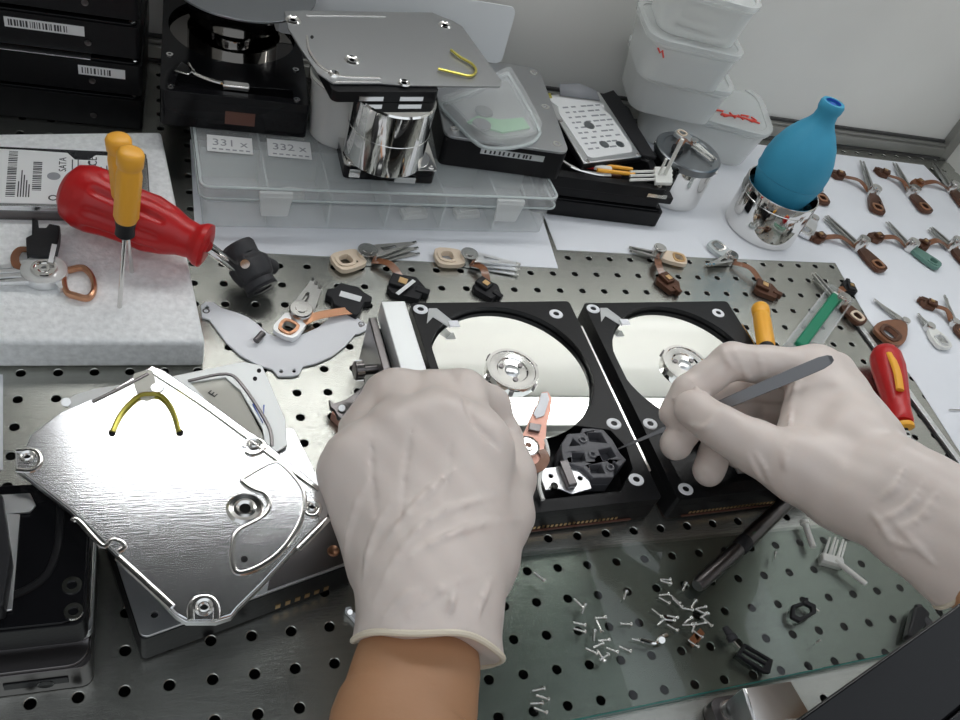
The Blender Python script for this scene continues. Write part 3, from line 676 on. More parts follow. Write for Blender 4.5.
MB(M).lathe([(26.1, 47.2 * sc), (26.8, 48 * sc), (26.7, 48.9 * sc)], 64, cap=False).build('seam', 'blue_rubber', t)
MB(M).lathe([(5.6, 111.9 * sc), (5.6, 108.8 * sc), (3, 108.6 * sc), (2.6, 110.5 * sc), (0, 110.5 * sc)], 32, cap=False).build('valve', 'blue_deep', t)
# ------------------------------------------------------------------ P: frosted tubs
def tub(c, w, d, h, rz, z, label, lid=True, r=14):
    T = Matrix.Translation((c.x, c.y, z)) @ rot(rz)
    t = thing('frosted_tub', label, 'tub', (c.x, c.y, z), 'frosted plastic tubs against the back wall')
    def loop(s, ins=0): return rrect(-w / 2 * s + ins, w / 2 * s - ins, -d / 2 * s + ins, d / 2 * s - ins, r * s - ins * .8, 6)
    lv = [(.84, 0, .2), (.87, 0, 1), (.97, 0, h - 8), (1.0, 0, h - 7), (1.0, 0, h - 5), (1, 1.6, h - 5), (.965, 1.6, h - 8), (.865, 1.6, 2)]
    vs = []; fs = []; n = None
    for s, ins, zz in lv:
        lp = loop(s, ins); n = len(lp); vs += [(x, y, zz) for x, y in lp]
    for k in range(len(lv) - 1):
        for i in range(n): j = (i + 1) % n; fs.append((k * n + i, k * n + j, (k + 1) * n + j, (k + 1) * n + i))
    fs.append(tuple(reversed(range(n)))); fs.append(tuple((len(lv) - 1) * n + i for i in range(n)))
    MB(T).add(vs, fs).build('tub_body', 'frosted', t)
    MB(T).prism([loop(1.03), loop(.92)], h - 4.9, h - 1).prism(loop(.93), h - 3.4, h - 2.2).build('lid', 'frosted_thin', t, bevel=.8)
    return t, T
t, T = tub(at(688, 136, 0), 112, 78, 40, radians(-17), .4, 'widest frosted tub with red handwriting, bottom of the stack', r=20)
b_ = MB(T @ Matrix.Translation((24, -19, 37.9)) @ rot(radians(8)))
for pts in ([(-16, 4), (-10, 4.5), (-13, 0), (-6, -1), (-12, -4)], [(-5, 4), (-2, -3), (2, 3), (5, -3)], [(5, 4), (12, 4.4), (8, 0), (13, -4)], [(14, 4), (17, 0), (13, -2), (19, -4)], [(-14, -2), (0, .5), (16, -1.5)]): b_.tube([Vector((x * 1.1, y, .5)) for x, y in pts], .8, n=6)
b_.build('red_writing', 'red_ink', t)
t, T = tub(at(664, 100, 40), 80, 66, 36, radians(-12), 39.6, 'frosted tub with a plain lid, second from the bottom of the stack')
t, T = tub(at(672, 68, 76), 76, 62, 36, radians(-10), 75.0, 'frosted tub with a small red mark near its rim, third up')
MB(T @ Matrix.Translation((-31, -31.4, 28))).tube([Vector((0, 0, 0)), Vector((3, 0, -3)), Vector((4, 0, -1)), Vector((7, 0, -6))], .7, n=6).build('red_writing', 'red_ink', t)
t, T = tub(at(692, 24, 112), 70, 58, 36, radians(-14), 110.4, 'topmost frosted tub of the stack, cut by the photo edge')
tag(MB(T).prism([(-18, -10), (14, -14), (20, 8), (-12, 12)], 3, 6).box(-6, 10, -4, 6, 6, 12).build('plastic_piece', 'white_plastic', bevel=.6), 'pale part inside the topmost frosted tub', 'plastic piece')
# ------------------------------------------------------------------ actuator arms
def actuator(name, label, group, tip, piv, coil, con, z, nb=3, coil_m='copper', con_m='brown_coil', arm_m='arm_grey', frame_m='brown_coil', cr=7.6, aw=9.0, flex_m='kapton', vert=True, conw=12):
    """head actuator: fanned arms tip<-piv, coil loop at coil, flex ribbon to connector con; px coordinates at height z"""
    P_, Tp, Cl = at(*piv, z), at(*tip, z), at(*coil, z)
    t = thing(name, label, 'actuator', (P_.x, P_.y, z), group)
    T = frm(P_, Tp); L = (Tp - P_).length
    # comb of thin arms stacked in height, each tapering with a triangular window
    for k in range(nb):
        zz = z + .8 + k * (2.0 if vert else 1.5); sp = (k - (nb - 1) / 2) * radians(5.5)
        if nb > 3:
            yo = (k - (nb - 1) / 2) * 2.1; Lk = L * (1 + .06 * sin(k * 2.3)); zq = z + 1 + (k % 2) * 1.8
            a_ = MB(T).prism([(0, yo * 1.3 - 1), (Lk * .6, yo * .95 - .8), (Lk, yo * .8 - .35), (Lk, yo * .8 + .35), (Lk * .6, yo * .95 + .8), (0, yo * 1.3 + 1)], zq, zq + 1.6).build('arm', arm_m, t)
            MB(T).box(Lk - 1, Lk + 1.2, yo * .8 - .6, yo * .8 + .6, zq - .2, zq + 1.2).build('slider', 'chrome_soft', a_)
            continue
        o = [(0, -aw * .5), (L * .3, -aw * .42), (L * .72, -aw * .2), (L, -.9), (L, .9), (L * .72, aw * .2), (L * .3, aw * .42), (0, aw * .5)]
        h1 = [(L * .3, -aw * .16), (L * .6, -aw * .07), (L * .6, aw * .07), (L * .3, aw * .16)]
        a_ = MB(T @ rot(sp)).prism([o, h1], zz, zz + .8).build('arm', arm_m, t)
        MB(T @ rot(sp)).box(L - 1.5, L + 1.6, -.8, .8, zz - .3, zz + 1.1).build('slider', 'chrome_soft', a_)
    H = z + .9 + nb * 2.4 * (1 if vert else .7)
    MB(Matrix.Translation((P_.x, P_.y, 0))).lathe([(1.6, H + .3), (3.2, H + .3), (3.4, H - .2), (aw * .52, H - .2), (aw * .56, H - 1), (aw * .56, z + .3), (1.6, z + .3)], 24).build('bearing', 'chrome_soft', t)
    # coil side
    TC = frm(P_, Cl); LC = (Cl - P_).length
    fr = MB(TC).prism([smooth_xy([(aw * .3, -aw * .45), (LC - cr * .5, -cr * .9), (LC + cr * .8, -cr * .75), (LC + cr * .8, cr * .75), (LC - cr * .5, cr * .9), (aw * .3, aw * .45)]), rr_loop(LC, cr, .52)], z + 1.2, z + 4.4).build('coil_frame', frame_m, t, bevel=.4)
    MB(TC).prism([rr_loop(LC, cr, .82), rr_loop(LC, cr, .54)], z + .8, z + 5.2).build('coil', coil_m, t, bevel=.5)
    if con:
        Cn = at(*con, z); d = Cn - P_; s = Vector((-d.y, d.x, 0)).normalized() * (4 if d.x > 0 else -4)
        MB().ribbon(smooth([P_ + d.normalized() * aw * .45 + Vector((0, 0, 2.5)), P_ + d * .45 + s + Vector((0, 0, 5.5)), P_ + d * .8 + s * .6 + Vector((0, 0, 3)), Cn + Vector((0, 0, 1.8))], 5), 5.5, .35).build('flex_cable', flex_m, t)
        q = Matrix.Translation((Cn.x, Cn.y, 0)) @ rot(atan2(d.y, d.x) + .5)
        h_ = conw
        c_ = MB(q).prism([(-h_ * .5, -h_ * .35), (-h_ * .3, -h_ * .5), (h_ * .5, -h_ * .4), (h_ * .55, h_ * .2), (h_ * .2, h_ * .5), (-h_ * .45, h_ * .35)], z + .2, z + 4).box(-h_ * .5, h_ * .1, -h_ * .25, h_ * .25, z + 4, z + 6.5).box(h_ * .3, h_ * .72, -h_ * .12, h_ * .12, z + .6, z + 5).build('connector', con_m, t, bevel=.5)
        MB(q).box(-h_ * .25, h_ * .0, -h_ * .12, h_ * .12, z + 6.55, z + 7.1).build('connector_pin_row', 'gold', c_)
    return t
def smooth_xy(pts): return [(p.x, p.y) for p in smooth([Vector((x, y, 0)) for x, y in pts], 3, True)]
def rr_loop(L, c, s): return smooth_xy([(L - c * .62 * s, -c * .72 * s), (L + c * .75 * s, -c * .6 * s), (L + c * .75 * s, c * .6 * s), (L - c * .62 * s, c * .72 * s)])
GR = 'used head actuators laid out on the white paper'
ZP = .5
rows = [
 ((861, 166), (871, 196), (875, 211), (836, 177), dict(nb=4), 'grey combed actuator farthest left in the rear row on the paper, right of the blower'),
 ((894, 168), (910, 196), (922, 210), (881, 175), dict(nb=4), 'grey combed actuator second in the rear row, dark coil end toward the front'),
 ((933, 168), (950, 192), (962, 206), (916, 186), dict(nb=4, con_m='kapton'), 'actuator with amber connector in the rear row at the photo right edge'),
 ((826, 221), (857, 250), (875, 268), (816, 240), dict(nb=5), 'long combed actuator with an oval brown coil, left end of the middle row'),
 ((887, 227), (908, 250), (930, 265), (874, 240), dict(nb=4, frame_m='teal_plastic', coil_m='teal_plastic'), 'actuator with a green coil end in the middle row on the paper'),
 ((930, 232), (950, 250), (964, 264), (921, 247), dict(nb=5), 'combed actuator cut by the right photo edge, in the middle row'),
 ((874, 303), (902, 325), (887, 337), None, dict(nb=2, frame_m='kapton', cr=12, coil_m='brown_coil', aw=6), 'actuator with a large amber coil frame at the front left corner of the paper'),
 ((944, 300), (952, 326), (962, 336), (926, 306), dict(nb=2, aw=6), 'thin armed actuator with brown connector at right edge, behind the silver coil'),
]
for tip, piv, coil, con, kw, lab in rows: actuator('head_actuator', lab, GR, tip, piv, coil, con, ZP, **kw)
actuator('head_actuator', 'actuator with bare silver oval coil at the front of the paper rows', GR, (917, 318), (927, 330), (938, 344), None, ZP, nb=2, coil_m='alu', frame_m='white_plastic', cr=8, aw=7)
actuator('head_actuator', 'brown actuator stub tucked against the blower cup on the paper', GR, (812, 186), (816, 194), (820, 202), None, ZP, nb=2, frame_m='brown_coil', cr=7, aw=8)
actuator('head_actuator', 'actuator with silver loop just right of the chrome cup, near its base', GR, (806, 210), (812, 222), (803, 234), None, ZP, nb=2, frame_m='alu', coil_m='chrome_soft', cr=8, aw=7)
actuator('head_actuator', 'silver armed actuator lying half on the steel and half on the paper corner', GR, (813, 278), (838, 306), (854, 320), (847, 290), .6, nb=4, coil_m='cream_plastic', frame_m='brown_coil', con_m='black_plastic')
G2 = 'head actuators lying on the steel behind the open drives'
actuator('head_actuator', 'small combed actuator with brown block, behind the right open drive', G2, (630, 252), (655, 258), (676, 262), (667, 286), .3, nb=4, coil_m='gold', frame_m='cream_plastic', cr=7, conw=16)
actuator('head_actuator', 'round looped silver actuator with brown flex, behind the yellow upright driver', G2, (708, 268), (728, 262), (716, 251), (764, 292), .3, nb=3, coil_m='chrome_soft', frame_m='clear_edge', cr=8, conw=17, con_m='brown_coil')
actuator('head_actuator', 'cream coiled actuator just behind the left open drive', G2, (516, 273), (467, 262), (446, 261), (486, 292), .3, nb=3, coil_m='cream_plastic', frame_m='cream_plastic', cr=9, aw=11, con_m='black_plastic', conw=16, arm_m='alu')
actuator('head_actuator', 'cream coiled actuator behind the clamp bar, arms pointing right', G2, (415, 252), (366, 259), (345, 265), (405, 290), .3, nb=3, coil_m='cream_plastic', frame_m='cream_plastic', cr=9, aw=12, con_m='black_plastic', conw=21)
actuator('head_actuator', 'actuator with a dark block resting on the lid of the chrome canister', None, (712, 162), (692, 146), (680, 138), (676, 152), CAN[1] + .5, nb=2, arm_m='white_plastic', frame_m='alu', coil_m='cream_plastic', con_m='black_plastic', cr=6, aw=6, conw=9)
# the stickered black connectors
p = at(405, 290, 5)
tag(MB(Matrix.Translation(p) @ rot(.75)).box(-9, 9, -1.2, 1.2, 2.2, 2.6).build('paper_label', 'label'), 'tiny white sticker on the black connector behind the clamp bar', 'label')
# ------------------------------------------------------------------ actuator on the foam
zf = FZ + .3
P_ = at(45, 276, zf); t = thing('head_actuator', 'silver combed actuator with square copper coil lying on the foam', 'actuator', P_, 'actuators on the left')
L_ = at(-30, 281, zf); T = frm(P_, L_); L = (L_ - P_).length
for k in range(4):
    MB(T).prism([(-2, -9 + 4.4 * k), (L * .3, -8.5 + 4.4 * k), (L, -7 + 3.6 * k), (L, -4.6 + 3.6 * k), (L * .3, -5.3 + 4.4 * k), (-2, -5 + 4.4 * k)], zf + .3 + k * .6, zf + 2.6 + k * .6).build('arm', 'alu', t, bevel=.3)
MB(T).prism(circ(0, 0, 11, 32) , zf + .3, zf + 5).build('hub_plate', 'alu', t, bevel=.5)
MB(T).lathe([(1.2, zf + 5.8), (2.6, zf + 5.8), (3, zf + 5.2), (4.6, zf + 5.2), (4.8, zf + 6.2), (6, zf + 6.2), (6.4, zf + 5)], 28, cap=False).build('bearing', 'chrome', t)
MB().tube(smooth(px([(64, 273), (70, 270), (83, 268), (92, 277), (94, 290), (88, 298), (76, 296), (66, 291)], zf + 2.5), 4, True), 1.5, closed=True, flat=1.4).build('coil', 'copper', t)
MB().prism(xy(px([(58, 266), (67, 273), (66, 292), (60, 294), (50, 282)], zf)), zf + .5, zf + 4).build('coil_fork', 'alu', t, bevel=.4)
q = px([(33, 226), (39, 228), (40, 236), (47, 236), (50, 232), (61, 234), (60, 246), (55, 265), (28, 263), (27, 246), (33, 243)], zf + 1)
t2 = thing('ramp_block', 'black plastic parking ramp block with tiny white sticker on the foam', 'ramp block', at(45, 250, zf))
MB().prism(xy(q), zf, zf + 7).build('block', 'black_plastic', t2, bevel=.6)
MB().prism(xy(px([(52, 244), (57, 245), (53, 263), (48, 262)], zf + 7)), zf + 7.05, zf + 7.3).build('sticker', 'label', t2)
MB().ribbon(smooth(px([(28, 250), (20, 250), (15, 257), (17, 266), (26, 268)], zf + 3), 5), 4, .4).build('flex_cable', 'kapton', t2)
# ------------------------------------------------------------------ white crescent plate
out = px([(201, 306), (206, 302), (213, 303), (222, 309), (236, 313), (248, 318), (258, 325), (266, 333), (275, 337), (300, 336), (318, 328), (330, 318), (338, 310), (350, 312), (362, 322), (367, 325), (366, 331), (360, 334), (355, 335), (351, 340), (345, 347), (332, 357), (316, 364), (303, 367), (299, 375), (293, 377), (278, 377), (272, 370), (258, 366), (240, 356), (226, 343), (215, 328), (209, 320), (202, 318)], 1.0)
hs = [xy(px(circ(u, v, 1.9, 12), 1)) for u, v in ((207, 308), (281, 372), (294, 371.5), (360.5, 326))]
t = thing('crescent_plate', 'white crescent shaped metal plate with small holes lying on the steel', 'plate', at(285, 345, .3))
MB().prism([xy(out)] + hs, .4, 1.7).build('plate', 'white_enamel', t, bevel=.3)
for u, v in ((206, 313), (361, 326)): MB().lathe([(1.2, 1.75), (1.9, 1.75), (2, 1.7)], 16, Matrix.Translation(at(u, v, 0)), cap=False).build('hole_ring', 'dark_steel', t)
t = actuator('head_actuator', 'long silver actuator with copper loop lying across the white crescent plate', 'actuators on the left', (316, 288), (300, 318), (288, 332), None, 2.0, nb=3, coil_m='copper', frame_m='alu', aw=12, cr=8)
MB().ribbon(smooth([*px([(303, 322), (318, 316)], 6), at(340, 312, 5), at(352, 311, 4)], 5), 5.5, .5).build('flex_cable', 'copper', t)
MB().cyl(at(256, 341, 4), at(263, 333, 5), 1.9).build('pivot_pin', 'dark_steel', t)
t2 = thing('chip_block', 'black connector block with a white sticker beside the white crescent plate', 'connector block', at(348, 303, .3))
MB().prism(xy(px([(327, 291), (334, 290), (340, 285), (358, 289), (365, 295), (372, 299), (371, 304), (364, 304), (360, 315), (356, 318), (333, 306), (331, 300), (325, 297)], 3)), .4, 5).build('block', 'black_plastic', t2, bevel=.6)
MB().prism(xy(px([(341, 291), (362, 297), (360, 302), (339, 296)], 5)), 5.05, 5.3).build('sticker', 'label', t2)
# ------------------------------------------------------------------ open drives in the centre
def open_drive(tr, tl, label, name='open_hard_drive', wl=None, ll=146., rail=True, full=True):
    H = 26.; LO = 6.
    tl, tr = at(*tl, H - LO), at(*tr, H - LO); yaw = atan2(tr.y - tl.y, tr.x - tl.x)
    w = (tr - tl).length if wl is None else wl
    T = Matrix.Translation((tr.x, tr.y, -LO)) @ rot(yaw) @ Matrix.Translation((-w, -ll, 0))
    t = thing(name, label, 'hard drive', T @ Vector((w / 2, ll / 2, .5 + LO)))
    pc = (w * .47, ll - 52.5); R_ = 48.3
    cav = circ(*pc, R_, 56, radians(-62), radians(242))
    cav = [(max(4.6, min(w - 4.2, x)), min(ll - 4.2, y)) for x, y in cav]
    front = [(9, 38), (7, 26), (7, 11), (16, 7), (w - 22, 7), (w - 9, 20), (w - 7, 34), (w - 12, 46)]
    cav2 = cav + front
    outl = rrect(0, w, 0, ll, 2.5)
    MB(T).prism(outl, 8, 10).prism([outl, cav2], 10, 20).prism([outl, cav2], 20, H).build('base_casting', 'black_cast', t, bevel=.7)
    MB(T).prism(rrect(2, w - 2, 2, ll - 2, 2), 6.6, 7.9).build('circuit_board', 'brown_board', t)
    pins = MB(T)
    for k in range(28): pins.box(14 + k * 2.5, 15.3 + k * 2.5, -.35, -.02, 10.5, 12.3)
    pins.build('gold_pin_row', 'gold', t)
    MB(T).box(10, w - 12, -.9, -.03, 8.6, 9.4).build('board_edge', 'brown_board', t)
    # shroud step round the platter, right side
    sh = circ(*pc, R_ + 3.5, 26, radians(38), radians(82)) + circ(*pc, R_ - .4, 26, radians(38), radians(82))[::-1]
    sh = [(min(w - 4.4, x), min(ll - 4.4, y)) for x, y in sh]
    MB(T).prism(circ(*pc, 47.2, 96), 21.2, 22).build('platter', 'platter', t, angle=20)
    hub(T, *pc, 22, t, 15.5)
    # cavity deck pieces
    MB(T).prism(circ(*pc, R_ + 2.2, 24, radians(-58), radians(-18)) + circ(*pc, R_ - .6, 24, radians(-58), radians(-18))[::-1], 10.1, 25).build('shroud', 'black_plastic', t, bevel=.5)
    for x, y in ((5.2, ll - 5.2), (w - 13, ll - 11), (w - 8, 50), (w - 10, 13), (5.5, 50), (7.5, 6)):
        MB(T).lathe([(1.6, H - 1), (1.8, H + .5), (3.3, H + .5), (3.9, H)], 24, Matrix.Translation((x, y, 0)) @ Matrix.Diagonal((1.15, 1, 1, 1)), cap=False).build('screw_boss', 'white_enamel', t)
    MB(T).prism([(6, ll - 17), (10, ll - 5), (15, ll - 5), (23, ll - 17), (19, ll - 21), (11, ll - 12)], H + .05, H + .7).build('corner_filter', 'frosted', t, bevel=.3)
    MB(T).box(19, 25, ll - 21, ll - 16, H + .8, H + 1.6).build('corner_clip', 'white_enamel', t, bevel=.3)
    if rail: MB(T).box(w + .1, w + 2.6, 18, ll - 20, 14, H - 1).box(w + .1, w + 1.4, 4, ll - 4, 8, 14).build('rim_glint_strip', 'chrome_soft', t, bevel=.8)  # silver rail strip added to imitate the reflection along the wall rim
    return t, T, w, pc
t1, T1_, w1, pc1 = open_drive((569, 301), (410, 303), 'opened black hard drive in the middle with one mirror platter, left of the pair')
t2, T2_, w2_, pc2 = open_drive((727, 301), (583, 303), 'opened black hard drive at centre right under the gloved right hand')
def drive_guts(t, T, w):
    # lattice plastic latch
    o = [(w - 44, 40), (w - 38, 46), (w - 30, 46), (w - 28, 49), (w - 16, 48), (w - 13, 40), (w - 12, 31), (w - 10, 26), (w - 16, 22), (w - 18, 26), (w - 22, 16), (w - 34, 17), (w - 38, 24), (w - 47, 28), (w - 46, 34)]
    hs = [[(w - 40, 38), (w - 36, 43), (w - 33, 38)], [(w - 27, 40), (w - 26, 46), (w - 18, 45), (w - 17, 38)], [(w - 42, 28), (w - 40, 34), (w - 33, 33), (w - 34, 28)], [(w - 24, 27), (w - 24, 34), (w - 16, 35), (w - 15, 29)], [(w - 34, 20), (w - 33, 25), (w - 26, 25), (w - 26, 19)]]
    la = MB(T).prism([o] + hs, 19, 25.5).prism(o, 12, 18.9).build('latch_frame', 'grey_plastic', t, bevel=.5)
    for x, y in ((w - 31, 41), (w - 29, 31), (w - 22, 22)): MB(T).lathe([(1.2, 26.5), (2.2, 26.5), (2.6, 25)], 16, Matrix.Translation((x, y, 0)), cap=False).build('latch_stud', 'grey_plastic', la)
    # folded metal bracket
    b = MB(T).prism([[(w - 62, 14), (w - 62, 27), (w - 50, 27), (w - 49, 30), (w - 45, 30), (w - 42, 26), (w - 37, 24), (w - 35, 18), (w - 36, 12), (w - 48, 10), (w - 54, 14)], circ(w - 40, 19, 1.4, 12), circ(w - 56, 22, 1.3, 12)], 22, 23.2).build('magnet_bracket', 'alu', t, bevel=.3)
    MB(T).prism([(w - 50, 13), (w - 50, 29), (w - 45, 29), (w - 45, 13)], 23.3, 27).build('bracket_fold', 'dark_steel', b, bevel=.8)
    MB(T).lathe([(0, 25), (2, 25), (2.2, 23.2)], 14, Matrix.Translation((w - 57, 15, 0))).build('bracket_screw', 'chrome', b)
drive_guts(t1, T1_, w1); drive_guts(t2, T2_, w2_)
# actuator arm lying in the middle drive, near the left glove
zz = 21.5
t = thing('head_stack', 'copper pink head actuator with chip resting on the middle drive by the left thumb', 'actuator', at(530, 445, zz))
MB().prism([xy(px([(541, 394), (547, 393), (551, 400), (550, 412), (546, 425), (545, 440), (542, 458), (534, 468), (528, 462), (520, 456), (518, 442), (524, 432), (529, 422), (536, 406)], zz)), xy(px(circ(544, 400, 1.3, 10), zz))], zz, zz + 1.5).build('arm_board', 'copper_board', t, bevel=.3)
MB().prism(xy(px([(541, 394), (547, 393), (549, 400), (544, 416), (536, 419), (533, 414), (538, 404)], zz + 1.6)), zz + 1.6, zz + 2.4).build('arm', 'white_enamel', t, bevel=.2)
MB().prism(xy(px([(529, 424), (541, 426), (539, 433), (528, 431)], zz + 2)), zz + 1.6, zz + 3.4).build('chip', 'dark_steel', t, bevel=.3)
MB().lathe([(1.5, 1), (1.6, 4.6), (3, 4.6), (3.2, 4), (5.2, 4), (5.6, 4.6), (6.2, 4.2), (6.2, 1)], 32, Matrix.Translation(at(527, 448, zz + 2)) @ Matrix.Translation((0, 0, -2)), cap=False).build('bearing', 'chrome_soft', t)
MB().ribbon(smooth(px([(541, 450), (545, 458), (541, 466), (533, 470)], zz + 2), 5), 5, .4).build('flex_cable', 'kapton', t)
MB().tube(smooth(px([(545, 440), (548, 455), (541, 470), (539, 485), (543, 500)], zz + 1), 5), 1.1).build('white_lead', 'white_plastic', t)
MB().tube(px([(551, 398), (549, 412)], zz + 1), .5).build('gold_trace', 'gold', t)
# loose bits in the right drive under the fingers
# ------------------------------------------------------------------ clamp bar with knurled screw left of the middle drive
zb2 = 42
t = thing('clamp_bar', 'bright steel clamp bar with knurled screw, gripped by the left glove', 'clamp', at(400, 340, .5))
a, b = at(393, 301, zb2), at(415, 373, zb2); d = (b - a); e = b + d * .55
T = frmz(a, e); L = (e - a).length
MB(T).box(0, L, -6.8, 6.8, 30, 42, Matrix.Translation((0, 0, -zb2))).build('bar', 'alu_dull', t, bevel=.6)
MB(T).box(4, L, -13, -8.5, .5, 34, Matrix.Translation((0, 0, -zb2))).build('side_plate', 'dark_steel', t, bevel=.6)
MB(T).box(2, L, 7, 11, .5, 31, Matrix.Translation((0, 0, -zb2))).build('inner_flange', 'black_gloss', t, bevel=.4)
MB(T).box(8, L - 6, -7, 6.9, 6, 29.5, Matrix.Translation((0, 0, -zb2))).build('channel', 'black_cast', t, bevel=.4)
s0, s1 = at(354, 371, 26), at(402, 367, 26); d = s1 - s0
MB().rod(s0, s1, [(4.2, 0), (5, .02), (5, .17), (4.2, .19), (2.6, .19), (2.6, .62), (2.1, .64), (2.1, 1)], 24).build('clamp_screw', 'dark_steel', t, angle=25)
for k in range(10):
    a_ = 2 * pi * k / 10; M = axis_matrix(s0, s1)
    MB(M).box(4.9, 5.5, -.7, .7, .8, d.length * .17, rot(a_)).build('knurl', 'chrome_soft', t)
# mirror clip beside the wrist
t = thing('metal_clip', 'shiny folded metal clip on the steel left of the left glove', 'clip', at(335, 405, .5))
MB().prism([xy(px([(329, 399), (334, 403), (346, 399), (356, 392), (362, 395), (364, 404), (352, 412), (345, 420), (338, 417), (334, 410), (330, 407)], 8)), xy(px(circ(342, 408, 2, 12), 8))], 5, 8).build('clip_plate', 'dark_steel', t, bevel=.5)
MB().prism(xy(px([(352, 397), (366, 384), (370, 392), (362, 406)], 6)), .5, 7.5).build('clip_foot', 'dark_steel', t, bevel=.8)
MB().cyl(at(342, 408, 8), at(342, 408, 10), 2.2, 1.8).build('rivet', 'chrome_soft', t)
MB().prism(xy(px([(345, 420), (338, 417), (334, 410), (331, 414), (342, 424)], 5)), .5, 6.5).build('clip_lip', 'copper_board', t, bevel=.4)
# ------------------------------------------------------------------ big silver cover plate left, on its drive
# drive beneath
zt_ = 27
a, b = at(142, 662, .5), at(352, 583, .5); T = frm(a, b); w = (b - a).length; 
t = thing('covered_drive', 'hard drive with dark edges beneath the big tilted silver cover plate', 'hard drive', T @ Vector((w / 2, 60, .5)))
L_ = 78
MB(T).prism(rrect(0, w, 0, L_, 2.5), 2, 20).build('body', 'black_cast', t, bevel=.6)
MB(T).prism(rrect(2, w - 2, 2, L_ - 2, 2), .6, 1.9).build('circuit_board', 'brown_board', t)
cv = [(0, 0), (w * .52, 0), (w * .55, 3), (w, 3), (w, L_), (0, L_)]
MB(T).prism([rrect(.3, w - .3, .3, L_ - .3, 3), circ(w * .08, 8, 1.5, 12), circ(w * .2, 5, 1.7, 12)], 20, 21.6).build('cover', 'alu', t, bevel=.4)
MB(T).tube([Vector((6, L_ - 20, 21.8)), Vector((7, 40, 21.8)), Vector((14, 20, 21.8)), Vector((36, 12, 21.8))], 1.2, flat=.6).build('pressed_rib', 'chrome_soft', t)
MB(T).prism([(w * .55, 1), (w - 1, 1), (w - 1, 26), (w * .9, 30), (w * .62, 12)], 21.65, 22.2).build('dark_corner_plate', 'dark_steel', t, bevel=.3)
MB(T).lathe([(0, 22.2), (1.5, 22.4), (2.4, 23), (2.8, 22.2)], 16, Matrix.Translation((w - 9, 8, 0))).build('corner_screw', 'copper', t)
pb = MB(T)
for k in range(6): pb.box(w * .6 + k * 4.5, w * .6 + k * 4.5 + 2.2, -.4, -.05, 4, 7)
pb.build('gold_pin_row', 'gold', t)
# second cover under it (rear right), white marks
z2 = 22.4
out = px([(64, 404), (75, 396), (95, 390), (130, 385), (170, 378), (243, 363), (262, 367), (270, 385), (285, 420), (287, 447), (250, 470), (180, 470), (100, 430)], z2)
win = px([(190, 384), (225, 379), (240, 392), (262, 430), (265, 447), (240, 440), (215, 410)], z2)
cen = sum(out, Vector()) / len(out)
t = thing('inner_cover', 'pale metal cover with a taped window, showing behind the big silver cover', 'cover plate', (cen.x, cen.y, z2))
MB().prism([xy(out), xy(win)], z2, z2 + 1.2).build('plate', 'alu_dull', t, bevel=.3)
MB().prism(xy(px([(188, 382), (232, 378), (270, 450), (230, 446)], z2 - 1)), z2 - 1, z2 - .1).build('tape_window', 'tape', t)
MB().tube(smooth(px([(188, 381), (226, 374), (243, 386), (268, 425), (272, 446)], z2 + 1.3), 5), .9, flat=.6).build('pressed_rib', 'dark_steel', t)
MB(frmz(at(213, 394, z2 + .05), at(228, 391, z2))).text('E', 6, Matrix.Translation((0, 0, 0)) @ rot(.6)).build('handwriting', 'ink', t)
MB().tube(px([(253, 404), (263, 423), (264, 405)], z2 + 1.4), .35, n=6).build('handwriting', 'blue_deep', t)
for u, v in ((259, 371), (255, 379)): MB().prism(xy(px(circ(u, v, 2.2, 12), z2 + 1)), z2 + 1.2, z2 + 1.35).build('screw_hole', 'dark_void', t)
MB().cyl(at(68, 404, z2 - 8), at(66, 402, z2 + 3), 2).build('corner_screw', 'chrome_soft', t)
tag(MB().prism(xy(px([(84, 412), (150, 396), (238, 382), (256, 400), (268, 436), (84, 450)], z2)), .6, z2 - 1.3).build('hard_drive', 'black_cast', bevel=1), 'dark drive body under the pale taped cover, behind the silver plate', 'hard drive')
# the big plate itself
zc = 50.
O = [(152, 364.5), (165, 370), (200, 395), (250, 433), (262, 440), (275, 452), (300, 473), (322, 492), (329, 505), (327, 519), (300, 546), (262, 588), (238, 612), (231, 621), (216, 626), (186, 626), (176, 620), (150, 593), (120, 561), (70, 512), (24, 475), (16, 470), (15, 452), (26, 448), (30, 437), (60, 413), (92, 399), (100, 397)]
out = px(O, zc); cen = sum(out, Vector()) / len(out)
t = thing('cover_plate', 'big bright silver hard drive cover plate with a pressed motif and yellow glue line', 'cover plate', (cen.x, cen.y, zc - 10))
MB().prism(xy(out), zc, zc + 1.6).build('plate', 'cover_alu', t, bevel=.6)
MB().prism([xy(out), xy([cen + (p - cen) * .965 for p in out])], zc - 3, zc - .05).build('skirt', 'alu', t, bevel=.4)
zz = zc + 1.7
def rib(pts, r, closed=False, m='chrome_soft', fl=.6): return MB().tube(smooth(px(pts, zz), 5, closed), r, closed=closed, flat=fl).build('pressed_rib', m, t)
M_ = [(243, 482), (250, 476), (272, 464), (283, 467), (300, 487), (304, 505), (298, 528), (282, 552), (262, 568), (242, 576), (234, 571), (233, 550), (238, 534), (262, 520), (270, 508), (266, 496), (252, 490)]
rib(M_, 1.3, True)
MB().prism(xy(smooth(px(M_, zz), 4, True)), zc + 1.62, zc + 2.3).build('pressed_panel', 'cover_alu', t, bevel=.4)
rib([(154, 371), (200, 402), (250, 440), (318, 492)], .9); rib([(148, 371), (120, 386), (92, 400)], .9, m='dark_steel')
rib([(72, 523), (78, 522), (102, 548), (112, 542), (122, 545), (124, 550), (118, 554)], 1.1); rib([(118, 560), (172, 611)], 1.5)
rib([(328, 521), (298, 552)], 1.3)
rib([(16, 450), (34, 450), (40, 458), (38, 466), (30, 471), (16, 470)], 1.2)
